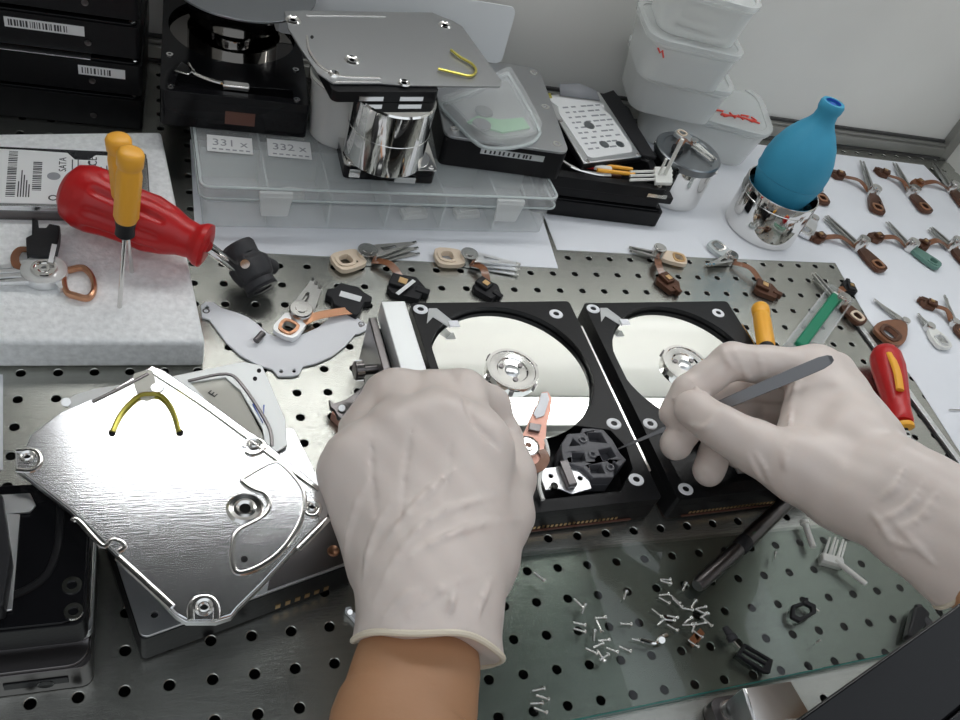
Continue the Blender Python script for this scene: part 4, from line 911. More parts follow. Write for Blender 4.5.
rib([(244, 447), (247, 441), (255, 438), (264, 443), (262, 451), (252, 455), (246, 452)], 1.1)
rib([(191, 624), (191, 610), (198, 602), (210, 602), (216, 611), (216, 624)], 1.3); rib([(305, 512), (309, 505), (316, 503), (320, 510), (316, 517), (308, 517)], 1.1, True)
for u, v, r in ((245, 510, 7.5), (204, 611, 3.6), (254, 444, 3), (312, 509, 3), (27, 457, 3)):
    MB().lathe([(r * .3, .2), (r * .45, .9), (r * .6, .5), (r * .85, 1.1), (r, 0)], 28, Matrix.Translation(at(u, v, zc + 1.6)), cap=False).build('screw_seat', 'chrome_soft', t)
    MB().lathe([(0, .15), (r * .32, .15)], 16, Matrix.Translation(at(u, v, zc + 1.6))).build('screw_hole', 'dark_void', t)
for u, v in ((244, 563), (112, 432), (180, 432)): MB().lathe([(0, .9), (1.3, .9), (1.4, .1)], 14, Matrix.Translation(at(u, v, zc + 1.6))).build('screw_hole', 'dark_void', t)
w_ = MB().tube(smooth(px([(112, 431), (120, 413), (132, 399), (141, 393), (150, 392), (160, 393), (169, 402), (175, 415), (179, 431)], zz + 1), 6), .95).build('glue_line', 'brass', t); w_['label'] = 'yellow glue line'
MB().prism(xy(smooth(px([(133, 374), (140, 369), (152, 368), (156, 385), (155, 394), (147, 399), (138, 394)], zz), 4, True)), zc + 1.63, zc + 1.75).build('amber_patch', 'tape', t)
MB().lathe([(0, .6), (2.6, .6), (3, 0)], 20, Matrix.Translation(at(157, 386, zc + 1.6))).build('clear_dot', 'alu', t)
t.rotation_euler = (radians(-2.2), 0, 0)
# ------------------------------------------------------------------ bottom left drive stack
def bl(z, a, b, L, name, lab, m, cov, extra=None):
    A_, B_ = at(*a, z), at(*b, z); T = frm(B_, A_); T = Matrix.Translation((B_.x, B_.y, 0)) @ rot(atan2(B_.y - A_.y, B_.x - A_.x)); return T
zt3 = 62
z_ = 0.6
corner = at(99, 700, .6); lw = 110
ang = atan2(at(88, 640, 40).y - at(-20, 652, 40).y, at(88, 640, 40).x - at(-20, 652, 40).x)
def stackd(cu, cv, z0, h, name, label, body, cover, L=62, holes=()):
    c = at(cu, cv, z0 + h); T = Matrix.Translation((c.x, c.y, 0)) @ rot(ang)
    t = thing(name, label, 'hard drive', (c.x - 50, c.y + 40, z0), 'drives stacked in the bottom left corner')
    MB(T).prism(rrect(-lw, 0, 0, L, 4), z0, z0 + h - 1.6).build('body', body, t, bevel=.8)
    MB(T).prism(rrect(-lw + 1, -.6, .6, L - 1, 7), z0 + h - 1.55, z0 + h).build('cover', cover, t, bevel=.6)
    return t, T
t, T = stackd(90, 665, .6, 19, 'hard_drive', 'bottom drive of the corner stack, brushed steel side with holes', 'dark_steel', 'dark_steel')
for x in (-16, -40): MB(T).lathe([(1.6, 0), (3, .5), (3.2, 0)], 16, Matrix.Translation((x, -.2, 8)) @ Matrix.Rotation(pi / 2, 4, 'X')).build('side_screw_hole', 'black_gloss', t)
MB(T).box(-30, -8, -.5, -.05, 7, 12).build('side_slot', 'black_plastic', t, bevel=.3)
MB(T).box(-100, -34, -.5, -.05, 1, 3).build('side_slot', 'black_plastic', t)
t, T = stackd(92, 632, 19.8, 6, 'drive_cover', 'thin silver cover, second up in the bottom left corner stack', 'alu', 'chrome_soft')
MB(T).tube(smooth([Vector((-90, 5, 26.3)), Vector((-30, 6, 26.3)), Vector((-14, 12, 26.3)), Vector((-7, 30, 26.3))], 5), 1).build('pressed_rib', 'alu', t)
screw_ring(T, -4, 14, 26, t, 2.6)
t, T = stackd(85, 622, 26.4, 16, 'hard_drive', 'black drive with two silver screw rings in the bottom left corner', 'black_cast', 'black_gloss')
screw_ring(T, -4, 4.5, 42.4, t, 3.4, 'cover_screw'); screw_ring(T, -1 - 4, 15, 42.4, t, 3.6, 'cover_screw'); 
MB(T).tube(smooth([Vector((-100, 10, 42.8)), Vector((-40, 11, 42.8)), Vector((-18, 16, 42.8)), Vector((-11, 30, 42.8)), Vector((-11, 56, 42.8))], 6), 1.6, flat=.6).build('pressed_rib', 'black_cast', t)
z3 = 44
pp = px([(7, 513), (20, 514), (12, 610), (0, 612), (-6, 560)], z3)
tag(MB().prism(xy(pp), 42.9, z3).build('metal_strip', 'alu', bevel=.3), 'short pale metal strip on the black corner drive', 'metal strip')
tag(MB().prism(xy(px([(-30, 500), (4, 499), (12, 560), (4, 612), (-30, 620)], 50)), 44.2, 54).build('black_block', 'black_plastic', bevel=1.2), 'black block at the left edge on top of the corner stack', 'block')
tag(MB().prism(xy(px([(-40, 497), (30, 493), (36, 505), (30, 512), (-40, 516)], 44)), 42.9, 44).build('metal_strip', 'alu', bevel=.3), 'grey bar at the left edge just below the silver cover corner', 'metal strip')
# ------------------------------------------------------------------ gloved hands: smooth union of tapered limbs, meshed with surface nets
def surface_nets(F, org, h):
    s = F < 0; nx, ny, nz = F.shape
    C = [(i, j, k) for i in (0, 1) for j in (0, 1) for k in (0, 1)]
    sh = lambda A, c: A[c[0]:nx - 1 + c[0], c[1]:ny - 1 + c[1], c[2]:nz - 1 + c[2]]
    cnt = sum(sh(s, c).astype(np.int8) for c in C)
    act = (cnt > 0) & (cnt < 8); idx = -np.ones(act.shape, np.int64); ii = np.argwhere(act); idx[act] = np.arange(len(ii))
    pos = np.zeros((len(ii), 3)); num = np.zeros(len(ii))
    E = [(a, b) for a in C for b in C if sum(y - x for x, y in zip(a, b)) == 1 and all(y >= x for x, y in zip(a, b))]
    for a, b in E:
        fa = F[ii[:, 0] + a[0], ii[:, 1] + a[1], ii[:, 2] + a[2]]; fb = F[ii[:, 0] + b[0], ii[:, 1] + b[1], ii[:, 2] + b[2]]
        m = (fa < 0) != (fb < 0); t = np.where(m, fa / np.where(m, fa - fb, 1), 0)
        pos[m] += (ii + np.array(a) + t[:, None] * (np.array(b) - np.array(a)))[m]; num[m] += 1
    pos = pos / num[:, None] * h + org
    faces = []
    for ax in range(3):
        u, v = [(1, 2), (2, 0), (0, 1)][ax]
        sl0 = [slice(None)] * 3; sl1 = [slice(None)] * 3; sl0[ax] = slice(0, -1); sl1[ax] = slice(1, None)
        ch = s[tuple(sl0)] != s[tuple(sl1)]; e = np.argwhere(ch)
        ok = (e[:, u] > 0) & (e[:, v] > 0) & (e[:, u] < F.shape[u] - 1) & (e[:, v] < F.shape[v] - 1); e = e[ok]
        du = np.zeros(3, int); dv = np.zeros(3, int); du[u] = 1; dv[v] = 1
        q = np.stack([idx[tuple((e - du - dv).T)], idx[tuple((e - dv).T)], idx[tuple(e.T)], idx[tuple((e - du).T)]], 1)
        fl = ~s[tuple(e.T)]; q[fl] = q[fl][:, ::-1]; faces.append(q)
    f = np.concatenate(faces); f = f[(f >= 0).all(1)]
    return pos, f
def seg_d(P, a, b, ra, rb, fl=None):
    a = np.array(a, np.float32); b = np.array(b, np.float32); ab = b - a
    t = np.clip(((P - a) @ ab) / (ab @ ab + 1e-9), 0, 1)
    d = P - (a + t[..., None] * ab)
    return np.sqrt((d * d).sum(-1)) - (ra + t * (rb - ra))
def smin(a, b, k):
    h = np.clip(.5 + .5 * (b - a) / k, 0, 1)
    return b + (a - b) * h - k * h * (1 - h)
def hand_field(P, H):
    F = None
    for a, b, ra, rb, k in H['seg']:
        d = seg_d(P, a, b, ra, rb); F = d if F is None else smin(F, d, k)
    # cuff: hollow it and cut it at its wavy end
    c0, ax, L = H['cuff'][:3]; v = P - np.array(c0, np.float32); s = v @ np.array(ax, np.float32)
    e1, e2 = H['e']; th = np.arctan2(v @ e2, v @ e1)
    cut = s - (L + cuff_wave(th, H)); F = np.maximum(F, cut)
    return F, s, th
def cuff_wave(th, H):
    w = H['wave']; return w[0] * np.cos(th + w[1]) + w[2] * np.cos(2 * th + w[3]) + w[4] * np.cos(5 * th + w[5])
def march(u, v, H, start=250.):
    d = R.T @ np.array([(u - 480) / FPX, (v - 360) / FPX, 1.0]); d /= np.linalg.norm(d); t = start * .4
    for _ in range(60):
        f = float(hand_field(np.array([CAM + d * t], np.float32), H)[0][0])
        if f < .05: break
        t += max(f * .8, .2)
        if t > 900: return None
    return CAM + d * t
def make_glove(name, H, parent, label, h=1.15):
    c0, ax, L = H['cuff'][:3]; ax = np.array(ax); ax = ax / np.linalg.norm(ax); H['cuff'] = (c0, ax, L)
    e1 = np.cross(ax, [0, 0, 1.]); e1 /= np.linalg.norm(e1); e2 = np.cross(ax, e1); H['e'] = (e1.astype(np.float32), e2.astype(np.float32))
    pts = np.array([p for s in H['seg'] for p in (s[0], s[1])]); rad = max(max(s[2], s[3]) for s in H['seg'])
    lo = pts.min(0) - rad - 4; hi = pts.max(0) + rad + 4
    n = np.ceil((hi - lo) / h).astype(int) + 1
    G = np.stack(np.meshgrid(*[lo[i] + h * np.arange(n[i]) for i in range(3)], indexing='ij'), -1).astype(np.float32)
    F, s, th = hand_field(G, H)
    # soft wrinkles
    for w, path in H['folds']:
        q = [march(u, v, H) for u, v in path]; q = [x for x in q if x is not None]
        if len(q) < 2: continue
        q = [np.array(p) for p in smooth([Vector([float(c) for c in x]) for x in q], 3)]
        for qi, (a, b) in enumerate(zip(q[:-1], q[1:])):
            tp = sin(pi * (qi + .5) / (len(q) - 1)) ** .5; ww = (abs(w) + .5) * tp - 1.1 * (1 - tp)
            mn = np.minimum(a, b) - 6; mx = np.maximum(a, b) + 6
            i0 = np.maximum(0, ((mn - lo) / h).astype(int)); i1 = np.minimum(n, ((mx - lo) / h).astype(int) + 2)
            if (i1 <= i0).any(): continue
            sl = tuple(slice(i0[k], i1[k]) for k in range(3)); d = seg_d(G[sl], a, b, 0, 0)
            if w > 0: F[sl] = smin(F[sl], d - ww, 1.9)
            else: F[sl] = -smin(-F[sl], d - (ww - .9), 2.0)
    # hollow cuff
    inner = F + 2.7
    depth = L - 9 - s
    hol = np.maximum(inner, depth)
    F = np.maximum(F, -hol)
    # gentle undulation
    F = F + .28 * np.sin(G[..., 0] * .33 + G[..., 2] * .21) * np.sin(G[..., 1] * .27 + G[..., 0] * .1)
    p, f = surface_nets(F, lo, h)
    mb = MB(); mb.v = [Vector(x) for x in p.tolist()]; mb.f = [tuple(x) for x in f.tolist()]
    o = mb.build(name, 'glove', parent, label=label, angle=180)
    sm = o.modifiers.new('smooth', 'SMOOTH'); sm.factor = .5; sm.iterations = 2
    # rolled rim
    ring = []
    for k in range(72):
        a = 2 * pi * k / 72; dr = e1 * cos(a) + e2 * sin(a); sL = L + float(cuff_wave(np.array(a), H)) - .3
        lo_, hi_ = 0., 90.
        base = np.array(c0) + ax * sL
        for _ in range(24):
            m_ = (lo_ + hi_) / 2; P_ = (base + dr * m_ - ax * 1.0).astype(np.float32)[None]
            F_ = None
            for a_, b_, ra, rb, k_ in H['seg']:
                d = seg_d(P_, a_, b_, ra, rb); F_ = d if F_ is None else smin(F_, d, k_)
            if F_[0] < 0: lo_ = m_
            else: hi_ = m_
        ring.append(Vector([float(x) for x in base + dr * (lo_ - .5)]))
    MB().tube(ring, 1.25, n=8, closed=True).build('cuff_rim', 'glove_rim', o)
    return o
def J(u, v, z): p = at(u, v, z); return [p.x, p.y, p.z]
def chain(joints, k):
    return [(a[0], b[0], a[1], b[1], k) for a, b in zip(joints[:-1], joints[1:])]
# left hand (back of the hand up, fingers curled round the clamp bar, thumb on its right side)
Lw = J(432, 590, 66); 
mI, mM, mR, mP = J(476, 446, 68), J(437, 428, 73), J(395, 438, 70), J(361, 466, 62)
Ls = []
Ls += chain([(mI, 10.8), (J(464, 391, 64), 9.8), (J(490, 406, 52), 9.2), (J(501, 432, 44), 8.6)], 4)
Ls += chain([(mM, 11.2), (J(434, 395, 62), 10), (J(440, 392, 40), 8.8), (J(448, 425, 30), 7.6)], 3)
Ls += chain([(mR, 10.8), (J(401, 393, 60), 9.4), (J(408, 392, 40), 8.5), (J(414, 425, 30), 7.4)], 3)
Ls += chain([(mP, 10), (J(371, 420, 52), 8.6), (J(376, 410, 38), 7.8), (J(385, 430, 28), 7)], 4)
Lw1, Lw2 = J(413, 592, 62), J(455, 592, 60)
Ls += [(mI, Lw2, 13.5, 15, 12), (mM, Lw2, 13, 15, 12), (mM, Lw1, 13, 15, 12), (mR, Lw1, 13, 15, 12), (mP, Lw1, 12, 15, 12), (mI, mP, 12, 11, 10), (mP, J(384, 565, 50), 12.5, 11, 12), (J(350, 482, 52), J(384, 565, 52), 10, 11, 12)]
Ls += chain([(J(470, 578, 50), 13), (J(503, 515, 48), 12.5), (J(511, 476, 46), 10.2), (J(505, 446, 41), 9)], 8)
Ls += [(J(478, 560, 54), J(478, 480, 58), 15, 13, 14), (J(490, 520, 52), J(503, 460, 46), 12, 9, 8)]
Ls += [(J(386, 394, 56), J(440, 392, 58), 9.3, 9.3, 8), (J(363, 432, 50), J(390, 396, 54), 9, 9.3, 8), (J(352, 472, 54), J(363, 434, 52), 10.5, 9.2, 8), (J(390, 410, 58), J(440, 408, 62), 9, 9, 8)]
cl0 = np.array(J(432, 590, 58)); cl1 = np.array(J(421, 648, 52)); axl = cl1 - cl0; Ll = float(np.linalg.norm(axl)); axl /= Ll
Ls += [(Lw1, J(392, 690, 58), 15, 14.5, 12), (Lw2, J(460, 695, 58), 15, 15.5, 12), (J(425, 560, 60), J(425, 700, 62), 18, 18, 14), (J(394, 640, 50), J(378, 700, 52), 12, 15, 10), (J(460, 640, 50), J(470, 700, 52), 12, 15, 10)]
HL = dict(seg=Ls, cuff=(cl0.tolist(), axl, Ll), wave=(1.2, .3, 2.0, 1.0, .7, .5), folds=[
    (.55, [(352, 615), (365, 575), (395, 530), (430, 490), (462, 466)]), (.5, [(372, 610), (395, 560), (430, 520), (480, 500), (515, 496)]),
    (.5, [(385, 585), (430, 545), (480, 525), (522, 520)]), (.4, [(345, 560), (352, 520), (368, 480)]), (.4, [(362, 585), (372, 540), (392, 500)]),
    (-.9, [(412, 425), (408, 450), (404, 480), (402, 530)]), (-.8, [(372, 430), (372, 480), (378, 530)]), (-.6, [(452, 430), (448, 470), (442, 510)]), (.35, [(400, 625), (440, 590), (490, 570)]), (.35, [(380, 622), (400, 600), (420, 590)]),
    (.3, [(470, 640), (478, 610), (492, 580)]), (.3, [(440, 640), (450, 610), (455, 590)]), (-1.8, [(455, 378), (466, 402), (476, 424), (494, 442), (500, 450)]), (-.9, [(462, 385), (468, 405), (480, 426)]),
    (.3, [(322, 500), (332, 530), (345, 560)])])
# right hand (holding the tweezers between thumb and fingers)
Rs = []
rI, rM, rR, rP = J(815, 371, 82), J(822, 384, 72), J(828, 400, 62), J(834, 412, 54)
Rs += chain([(rI, 12), (J(731, 361, 78), 9.5), (J(688, 392, 62), 8.6), (J(673, 413, 52), 7.6)], 3)
Rs += chain([(rM, 11.5), (J(740, 384, 54), 9.6), (J(700, 408, 48), 9), (J(676, 444, 42), 8.6)], 3)
Rs += chain([(rR, 11), (J(752, 400, 42), 9.4), (J(722, 432, 40), 9), (J(709, 470, 37), 8.6)], 3)
Rs += chain([(rP, 10), (J(775, 420, 38), 8.6), (J(750, 440, 37), 8), (J(738, 455, 37), 7.4)], 3)
rW = J(905, 494, 96)
Rs += chain([(J(850, 493, 82), 17), (J(797, 466, 78), 15.5), (J(757, 448, 75), 12.8)], 7) + [(J(757, 448, 75), J(718, 426, 73), 12.8, 10.8, 2.5), (J(718, 426, 73), J(694, 409, 68), 10.8, 10, 1.5)]
Rs = [(rI, J(860, 440, 86), 12.5, 17, 12), (rI, J(800, 440, 76), 11.5, 12, 10), (rM, J(850, 450, 78), 12, 17, 12), (rR, J(840, 450, 66), 11, 15, 10), (rP, J(840, 470, 62), 10.5, 14, 10), (J(850, 450, 84), rW, 18, 16, 14), (J(840, 478, 76), J(880, 502, 90), 17, 15.5, 14), (J(838, 372, 78), J(872, 440, 84), 8, 11, 14), (J(820, 480, 76), J(840, 498, 80), 15, 15, 12)] + Rs
cr0 = np.array(rW); cr1 = np.array(J(990, 553, 100)); axr = cr1 - cr0; Lr = float(np.linalg.norm(axr)); axr /= Lr
Rs += [(J(905, 478, 98), J(1010, 530, 112), 15, 17, 12), (J(880, 503, 90), J(985, 572, 106), 15, 17, 12), (J(895, 490, 94), J(1000, 556, 110), 16, 19, 12), (J(905, 542, 94), J(955, 584, 96), 9, 12, 12), (J(870, 512, 88), J(905, 542, 94), 11, 9, 10)]
HR = dict(seg=Rs, cuff=(cr0.tolist(), axr, Lr), wave=(-3.0, .3, 3, 1.4, .8, .5), folds=[
    (.45, [(800, 365), (795, 390), (790, 415), (786, 436)]), (.4, [(722, 344), (727, 360), (740, 374)]), (.4, [(755, 345), (760, 362), (765, 380)]), (.4, [(735, 352), (745, 372), (752, 382)]), (.35, [(690, 378), (700, 392), (712, 396)]),
    (.5, [(905, 470), (895, 488), (880, 500)]), (.5, [(925, 480), (915, 500), (895, 515), (880, 520)]), (.45, [(940, 490), (925, 515), (900, 530)]), (.4, [(880, 530), (900, 545), (925, 548)]), (.4, [(895, 522), (915, 545), (935, 565)]),
    (.35, [(690, 425), (704, 428), (712, 420)]), (.3, [(755, 452), (765, 468), (775, 490)]), (.3, [(748, 455), (756, 470), (764, 484)]), (.35, [(790, 440), (785, 460), (786, 470)]), (.4, [(870, 512), (885, 530), (900, 560)]),
    (.3, [(662, 385), (672, 398), (684, 402)]), (-.35, [(690, 405), (678, 430), (700, 448)])])
# the bare forearms: one body mesh
def limb(mb, pts):
    """elliptic loft through (centre, r_side, r_up)"""
    c = [Vector(p[0]) for p in pts]; n = 40; vs = []; fs = []; m = len(pts)
    cs = smooth(c, 5); rs = smooth([Vector((p[1], p[2], 0)) for p in pts], 5)
    for i, p in enumerate(cs):
        d = (cs[min(i + 1, len(cs) - 1)] - cs[max(i - 1, 0)]).normalized(); u = d.cross(Vector((0, 0, 1))).normalized(); w = u.cross(d)
        for k in range(n):
            a = 2 * pi * k / n; vs.append(p + u * cos(a) * rs[i].x + w * sin(a) * rs[i].y)
    for i in range(len(cs) - 1):
        for k in range(n): k2 = (k + 1) % n; fs.append((i * n + k, i * n + k2, (i + 1) * n + k2, (i + 1) * n + k))
    fs.append(tuple(reversed(range(n)))); fs.append(tuple((len(cs) - 1) * n + k for k in range(n)))
    mb.add(vs, fs)
mb = MB()
pl0 = Vector(cl0.tolist()); ad = Vector(axl.tolist())
ZL = Vector(J(404, 760, 60)); ZR = Vector(J(990, 580, 108)); V = Vector
limb(mb, [(J(424, 625, 58), 19, 11), (J(420, 655, 58), 23, 14), (J(411, 700, 58), 24.5, 18), (ZL, 27, 21), (ZL + V((0, -70, 10)), 33, 28), (ZL + V((-10, -150, 22)), 37, 34), (V((-110, -330, 90)), 40, 38), (V((-130, -430, 190)), 46, 46), (V((-90, -500, 300)), 56, 60), (V((60, -520, 320)), 75, 90),
 (V((250, -500, 300)), 56, 60), (V((330, -400, 220)), 46, 46), (V((330, -240, 135)), 40, 38), (ZR + V((90, -75, 10)), 34, 29), (ZR + V((45, -38, 4)), 30, 24), (Vector(J(1000, 590, 104)), 23, 17), (J(985, 572, 100), 18, 13), (J(965, 556, 98), 12, 8)])
body = mb.build('person', 'skin', None, angle=60); tag(body, 'person wearing white latex gloves, bare forearms, working on the open hard drives', 'person')
make_glove('glove', HL, body, 'left hand glove gripping the clamp bar')
make_glove('glove', HR, body, 'right hand glove holding the tweezers')
# ------------------------------------------------------------------ tweezers
tip = at(618, 449, 20.5); mid = at(690, 418, 68); end = at(829, 360, 92)
t = thing('tweezers', 'grey steel tweezers held in the right glove, tip in the middle drive', 'tweezers', tip)
def blade(off, name):
    a0, a1 = at(618, 449, 21.0), at(833, 358, 107)
    W = [(0, .4), (.06, .7), (.2, 1.2), (.34, 2.0), (.46, 2.7), (.65, 3.1), (.85, 3.3), (.95, 3.2), (.985, 2.4), (1, 1.2)]
    vs = []; fs = []; C = [a0.lerp(a1, f) for f, _ in W]
    for i, c in enumerate(C):
        d = (a1 - a0).normalized()
        vw = (Vector(CAM.tolist()) - c).normalized(); u = d.cross(vw).normalized(); nn = u.cross(d).normalized()
        if nn.dot(vw) < 0: nn = -nn
        w = W[i][1]; o = nn * off * sin(pi * min(1, W[i][0] + .02)) 
        for a_, b_ in ((-1, -.5), (1, -.5), (1, .5), (-1, .5)): vs.append(c + u * w * a_ + nn * b_ * .9 + o)
    m = len(C)
    for i in range(m - 1):
        for k in range(4): fs.append((i * 4 + k, i * 4 + (k + 1) % 4, i * 4 + 4 + (k + 1) % 4, i * 4 + 4 + k))
    fs.append((3, 2, 1, 0)); fs.append(tuple(4 * (m - 1) + k for k in range(4)))
    MB().add(vs, fs).build(name, 'tweezer_steel', t, bevel=.25)
blade(0, 'blade'); blade(-3.2, 'blade')
# ------------------------------------------------------------------ glass sheet on the near worktop
g0, g1 = at(565, 721, 3.2), at(880, 655.5, 3.2); dg = (g1 - g0).normalized()
q = [g0 - dg * 60, g1 + dg * 190, Vector((260, 56, 0)), Vector((10, 58, 0))]
q = [(q[0].x, q[0].y), (q[1].x, q[1].y), (275, 58), (q[0].x + 2, 58)]
t = thing('glass_sheet', 'clear glass sheet with a green front edge lying on the steel at the front right', 'glass sheet', (140, 0, .2))
MB().prism(q, .3, 3.2).build('sheet', 'sheet_glass', t)
MB(frm(Vector((q[0][0], q[0][1], 0)), Vector((q[1][0], q[1][1], 0)))).box(0, hypot(q[1][0] - q[0][0], q[1][1] - q[0][1]), -.7, -.02, .3, 3.2).build('polished_edge', 'glass_edge', t, bevel=.2)
ZG = 3.3
# ------------------------------------------------------------------ screws
ps = proto('screw', 'x', 'screw')
MB().lathe([(0, 4.2), (.8, 4.2), (1.2, 4.9), (1.9, 4.9), (2.1, 5.3), (1.9, 6.1), (1.1, 6.4), (.6, 5.9), (0, 5.9)][::1], 14, Matrix.Rotation(pi / 2, 4, 'Y')).build('head', 'chrome', ps)
MB().lathe([(0, -4.2), (.7, -4.0)] + [(.95 if k % 2 else .75, -3.7 + k * .55) for k in range(15)] + [(.8, 4.3)], 12, Matrix.Rotation(pi / 2, 4, 'Y')).build('threaded_shank', 'chrome_soft', ps)
first = [True]
def screw(u, v, ang, label, group, z=None, s=.62):
    z = ZG if z is None else z
    o = ps if first[0] else copy_tree(ps); first[0] = False
    p = at(u, v, z + 1.2); place(o, (p.x, p.y, z + 1.3), ang, s); o.rotation_euler = (0, radians(7), ang); tag(o, label, 'screw', group); return o
GA = [(577.5, 602.5, -.9), (583, 610, .9), (578, 623.5, -.3), (578, 630, -.35), (599, 618, 0), (598.5, 625, -1.4), (594, 637, 1.1), (602.5, 640.5, 0), (597, 646, .3), (590, 650.5, -.5), (610.5, 649.5, -.45), (600, 654.5, -1.2), (624.5, 624, -.1), (623.5, 648.5, -.5), (603, 658, .4)]
for u, v, a in GA: screw(u, v, a, 'small silver screw in the loose scatter of screws left of centre on the glass', 'silver screws scattered on the glass, left heap')
screw(624.5, 596.5, .9, 'small silver screw lying alone above the left heap of screws', None)
screw(636, 640, -.3, 'silver screw lying alone between the two screw heaps beside a bent clip', None)
GB = [(664, 579.5, -.1), (664.5, 582, -.3), (662.5, 595, .05), (663, 600, -.6), (676, 602, -.9), (674, 598.5, -.9), (655.5, 612, -.8), (671, 616.5, -.25), (668, 620, -.15), (660, 623, .5), (671, 627, -.6), (686, 609, -.2), (693, 605, .7), (700, 608, .1), (703, 616, .3), (686, 625, -.05), (700, 624, .1), (693, 629, .8), (696, 633, -.8), (687, 621, .4), (692, 643, -.7), (699, 611, -.5), (706, 621, -.9)]
for u, v, a in GB: screw(u, v, a, 'small silver screw in the dense heap of screws right of centre on the glass', 'silver screws heaped on the glass, right heap')
GC = [(537, 690, .1), (541, 697, -.4), (535, 703.5, -.05), (539, 710, -.45)]
for u, v, a in GC: screw(u, v, a, 'small silver screw in the short row of four at the photo bottom edge', 'row of four silver screws at the bottom edge')
screw(538, 576, -.8, 'silver screw lying alone just right of the left glove cuff', None)
screw(684, 588, .8, 'brassy screw near the top of the right heap, by a hole', None)
screw(775, 556, .9, 'small pale screw lying alone right of the dark rod shape', None, s=.5)
screw(817, 642, .3, 'tiny dark screw lying alone below the black square frame', None, s=.4)
tag(MB().tube(smooth(px([(640, 641), (650, 643), (656, 643), (660, 639), (668, 636)], ZG + 1.3), 5), [1.3] * 20 + [1.3]).build('bent_clip', 'chrome_soft'), 'bent silver clip between the two heaps of screws', 'clip') if False else None
t = thing('bent_clip', 'bent silver clip between the two heaps of screws', 'clip', at(655, 642, ZG))
MB().tube(smooth(px([(640, 640), (650, 643), (656, 643), (660, 638), (667, 635)], ZG + 1.3), 5), 1.1).build('clip_wire', 'chrome', t)
MB().cyl(at(662, 640, ZG + .3), at(662, 640, ZG + 3), 2.2, 1.6).build('clip_eye', 'chrome_soft', t)
for u, v, lab in ((693, 640, 'front brown scrap of flex beside the right heap of screws'), (698, 636, 'rear brown scrap of flex beside the right heap of screws')):
    tag(MB(Matrix.Translation(at(u, v, ZG)) @ rot(.7)).prism([(-4, -1.5), (3, -2), (4, 1), (-2, 2)], .1, 1.2).build('flex_scrap', 'kapton', bevel=.2), lab, 'scrap')
# ------------------------------------------------------------------ dark rod shape with a collar, under the right hand
t = thing('dark_rod_shape', 'dark rod shape with a collar on the glass beneath the right wrist', 'rod', at(742, 545, ZG))
a, b, c, d = at(792, 497, ZG + 4.6), at(746, 541, ZG + 4.6), at(738, 549, ZG + 4.6), at(697, 586, ZG + 4.6)
MB().rod(a, b, [(4.4, 0), (4.4, 1)], 24).build('shaft', 'dark_steel', t); MB().rod(b, c, [(4.4, 0), (4.6, .1), (4.6, .9), (4.2, 1)], 24).build('collar', 'black_plastic', t)
MB().rod(c, d, [(4.0, 0), (3.8, .9), (3, 1)], 24).build('sleeve', 'dark_steel', t)
# ------------------------------------------------------------------ white head comb and pin
a, b = at(824, 563, ZG), at(868, 584, ZG); 
t = thing('head_comb', 'white toothed plastic comb with a straight handle on the glass', 'comb', at(832, 557, ZG))
MB().tube([at(835, 560, ZG + 2), at(866, 584, ZG + 1.6)], [1.7, 1.4], n=12).build('handle', 'white_plastic', t)
T = frm(at(836, 567, ZG), at(822, 553, ZG)); 
l = (at(822, 553, ZG) - at(838, 566, ZG)).length
T = frm(at(840, 563, ZG), at(822, 558, ZG)); l = (at(840, 563, ZG) - at(822, 558, ZG)).length
up = (at(829, 537, ZG) - at(822, 558, ZG)); T_i = T.inverted().to_3x3() @ up
MB(T).prism([(-1, -2), (l + 1, -2), (l + 1, 3), (-1, 3)], .2, 6).build('spine', 'white_plastic', t, bevel=.6)
for k in range(5):
    x = l * (k + .1) / 4.4; MB(T).add([], []).tube([Vector((x, 1, 2 + (k % 2) * 1.5)), Vector((x + T_i.x, T_i.y, 3 + (k % 2) * 1.5))], [1.2, .6], n=8).build('tooth', 'white_plastic', t)
t = thing('white_pin', 'short white plastic pin on the glass left of the toothed comb', 'pin', at(810, 536, ZG))
MB().tube([at(805, 524, ZG + 1.8), at(813, 547, ZG + 1.8)], 1.8, n=12).build('pin_rod', 'white_plastic', t)
MB().lathe([(0, 0), (2.6, 0), (2.6, 2), (0, 2)], 16, axis_matrix(at(805, 524, ZG + 2.2), at(804, 521, ZG + 2.2))).build('pin_head', 'white_plastic', t)
# ------------------------------------------------------------------ black frames
def wire_loop(pts, z, r, name, t, m='black_plastic'): return MB().tube(px(pts, z), r, n=6, closed=True).build(name, m, t)
t = thing('square_clip', 'small black square plastic frame with a prong on the glass', 'clip', at(800, 612, ZG))
MB().prism([xy(px([(790, 607), (805, 602), (814, 607), (814, 615), (798, 624), (789, 619)], ZG)), xy(px([(793, 610), (803, 606), (809, 609), (809, 614), (798, 619), (793, 616)], ZG))], ZG + .1, ZG + 2.5).build('frame', 'black_plastic', t, bevel=.4)
MB().tube(px([(803, 604), (807, 599)], ZG + 2), 1, n=6).build('prong', 'black_plastic', t); MB().tube(px([(812, 606), (819, 611)], ZG + 1), .35, n=6).build('wire', 'chrome_soft', t)
t = thing('slotted_frame', 'black slotted plastic frame near the glass front edge', 'frame', at(754, 660, ZG))
o = [(742, 645), (771, 662), (768, 675), (761, 674), (735, 656)]
MB().prism([xy(px(o, ZG)), xy(px([(744, 648.5), (766, 661.5), (764, 664), (742, 651)], ZG)), xy(px([(741, 653), (763, 666), (761, 670), (739, 656.5)], ZG))], ZG + .1, ZG + 2.6).build('frame', 'black_plastic', t, bevel=.4)
t = thing('black_plug', 'small black rubber plug with a wire beside the slotted black frame', 'plug', at(729, 634, ZG))
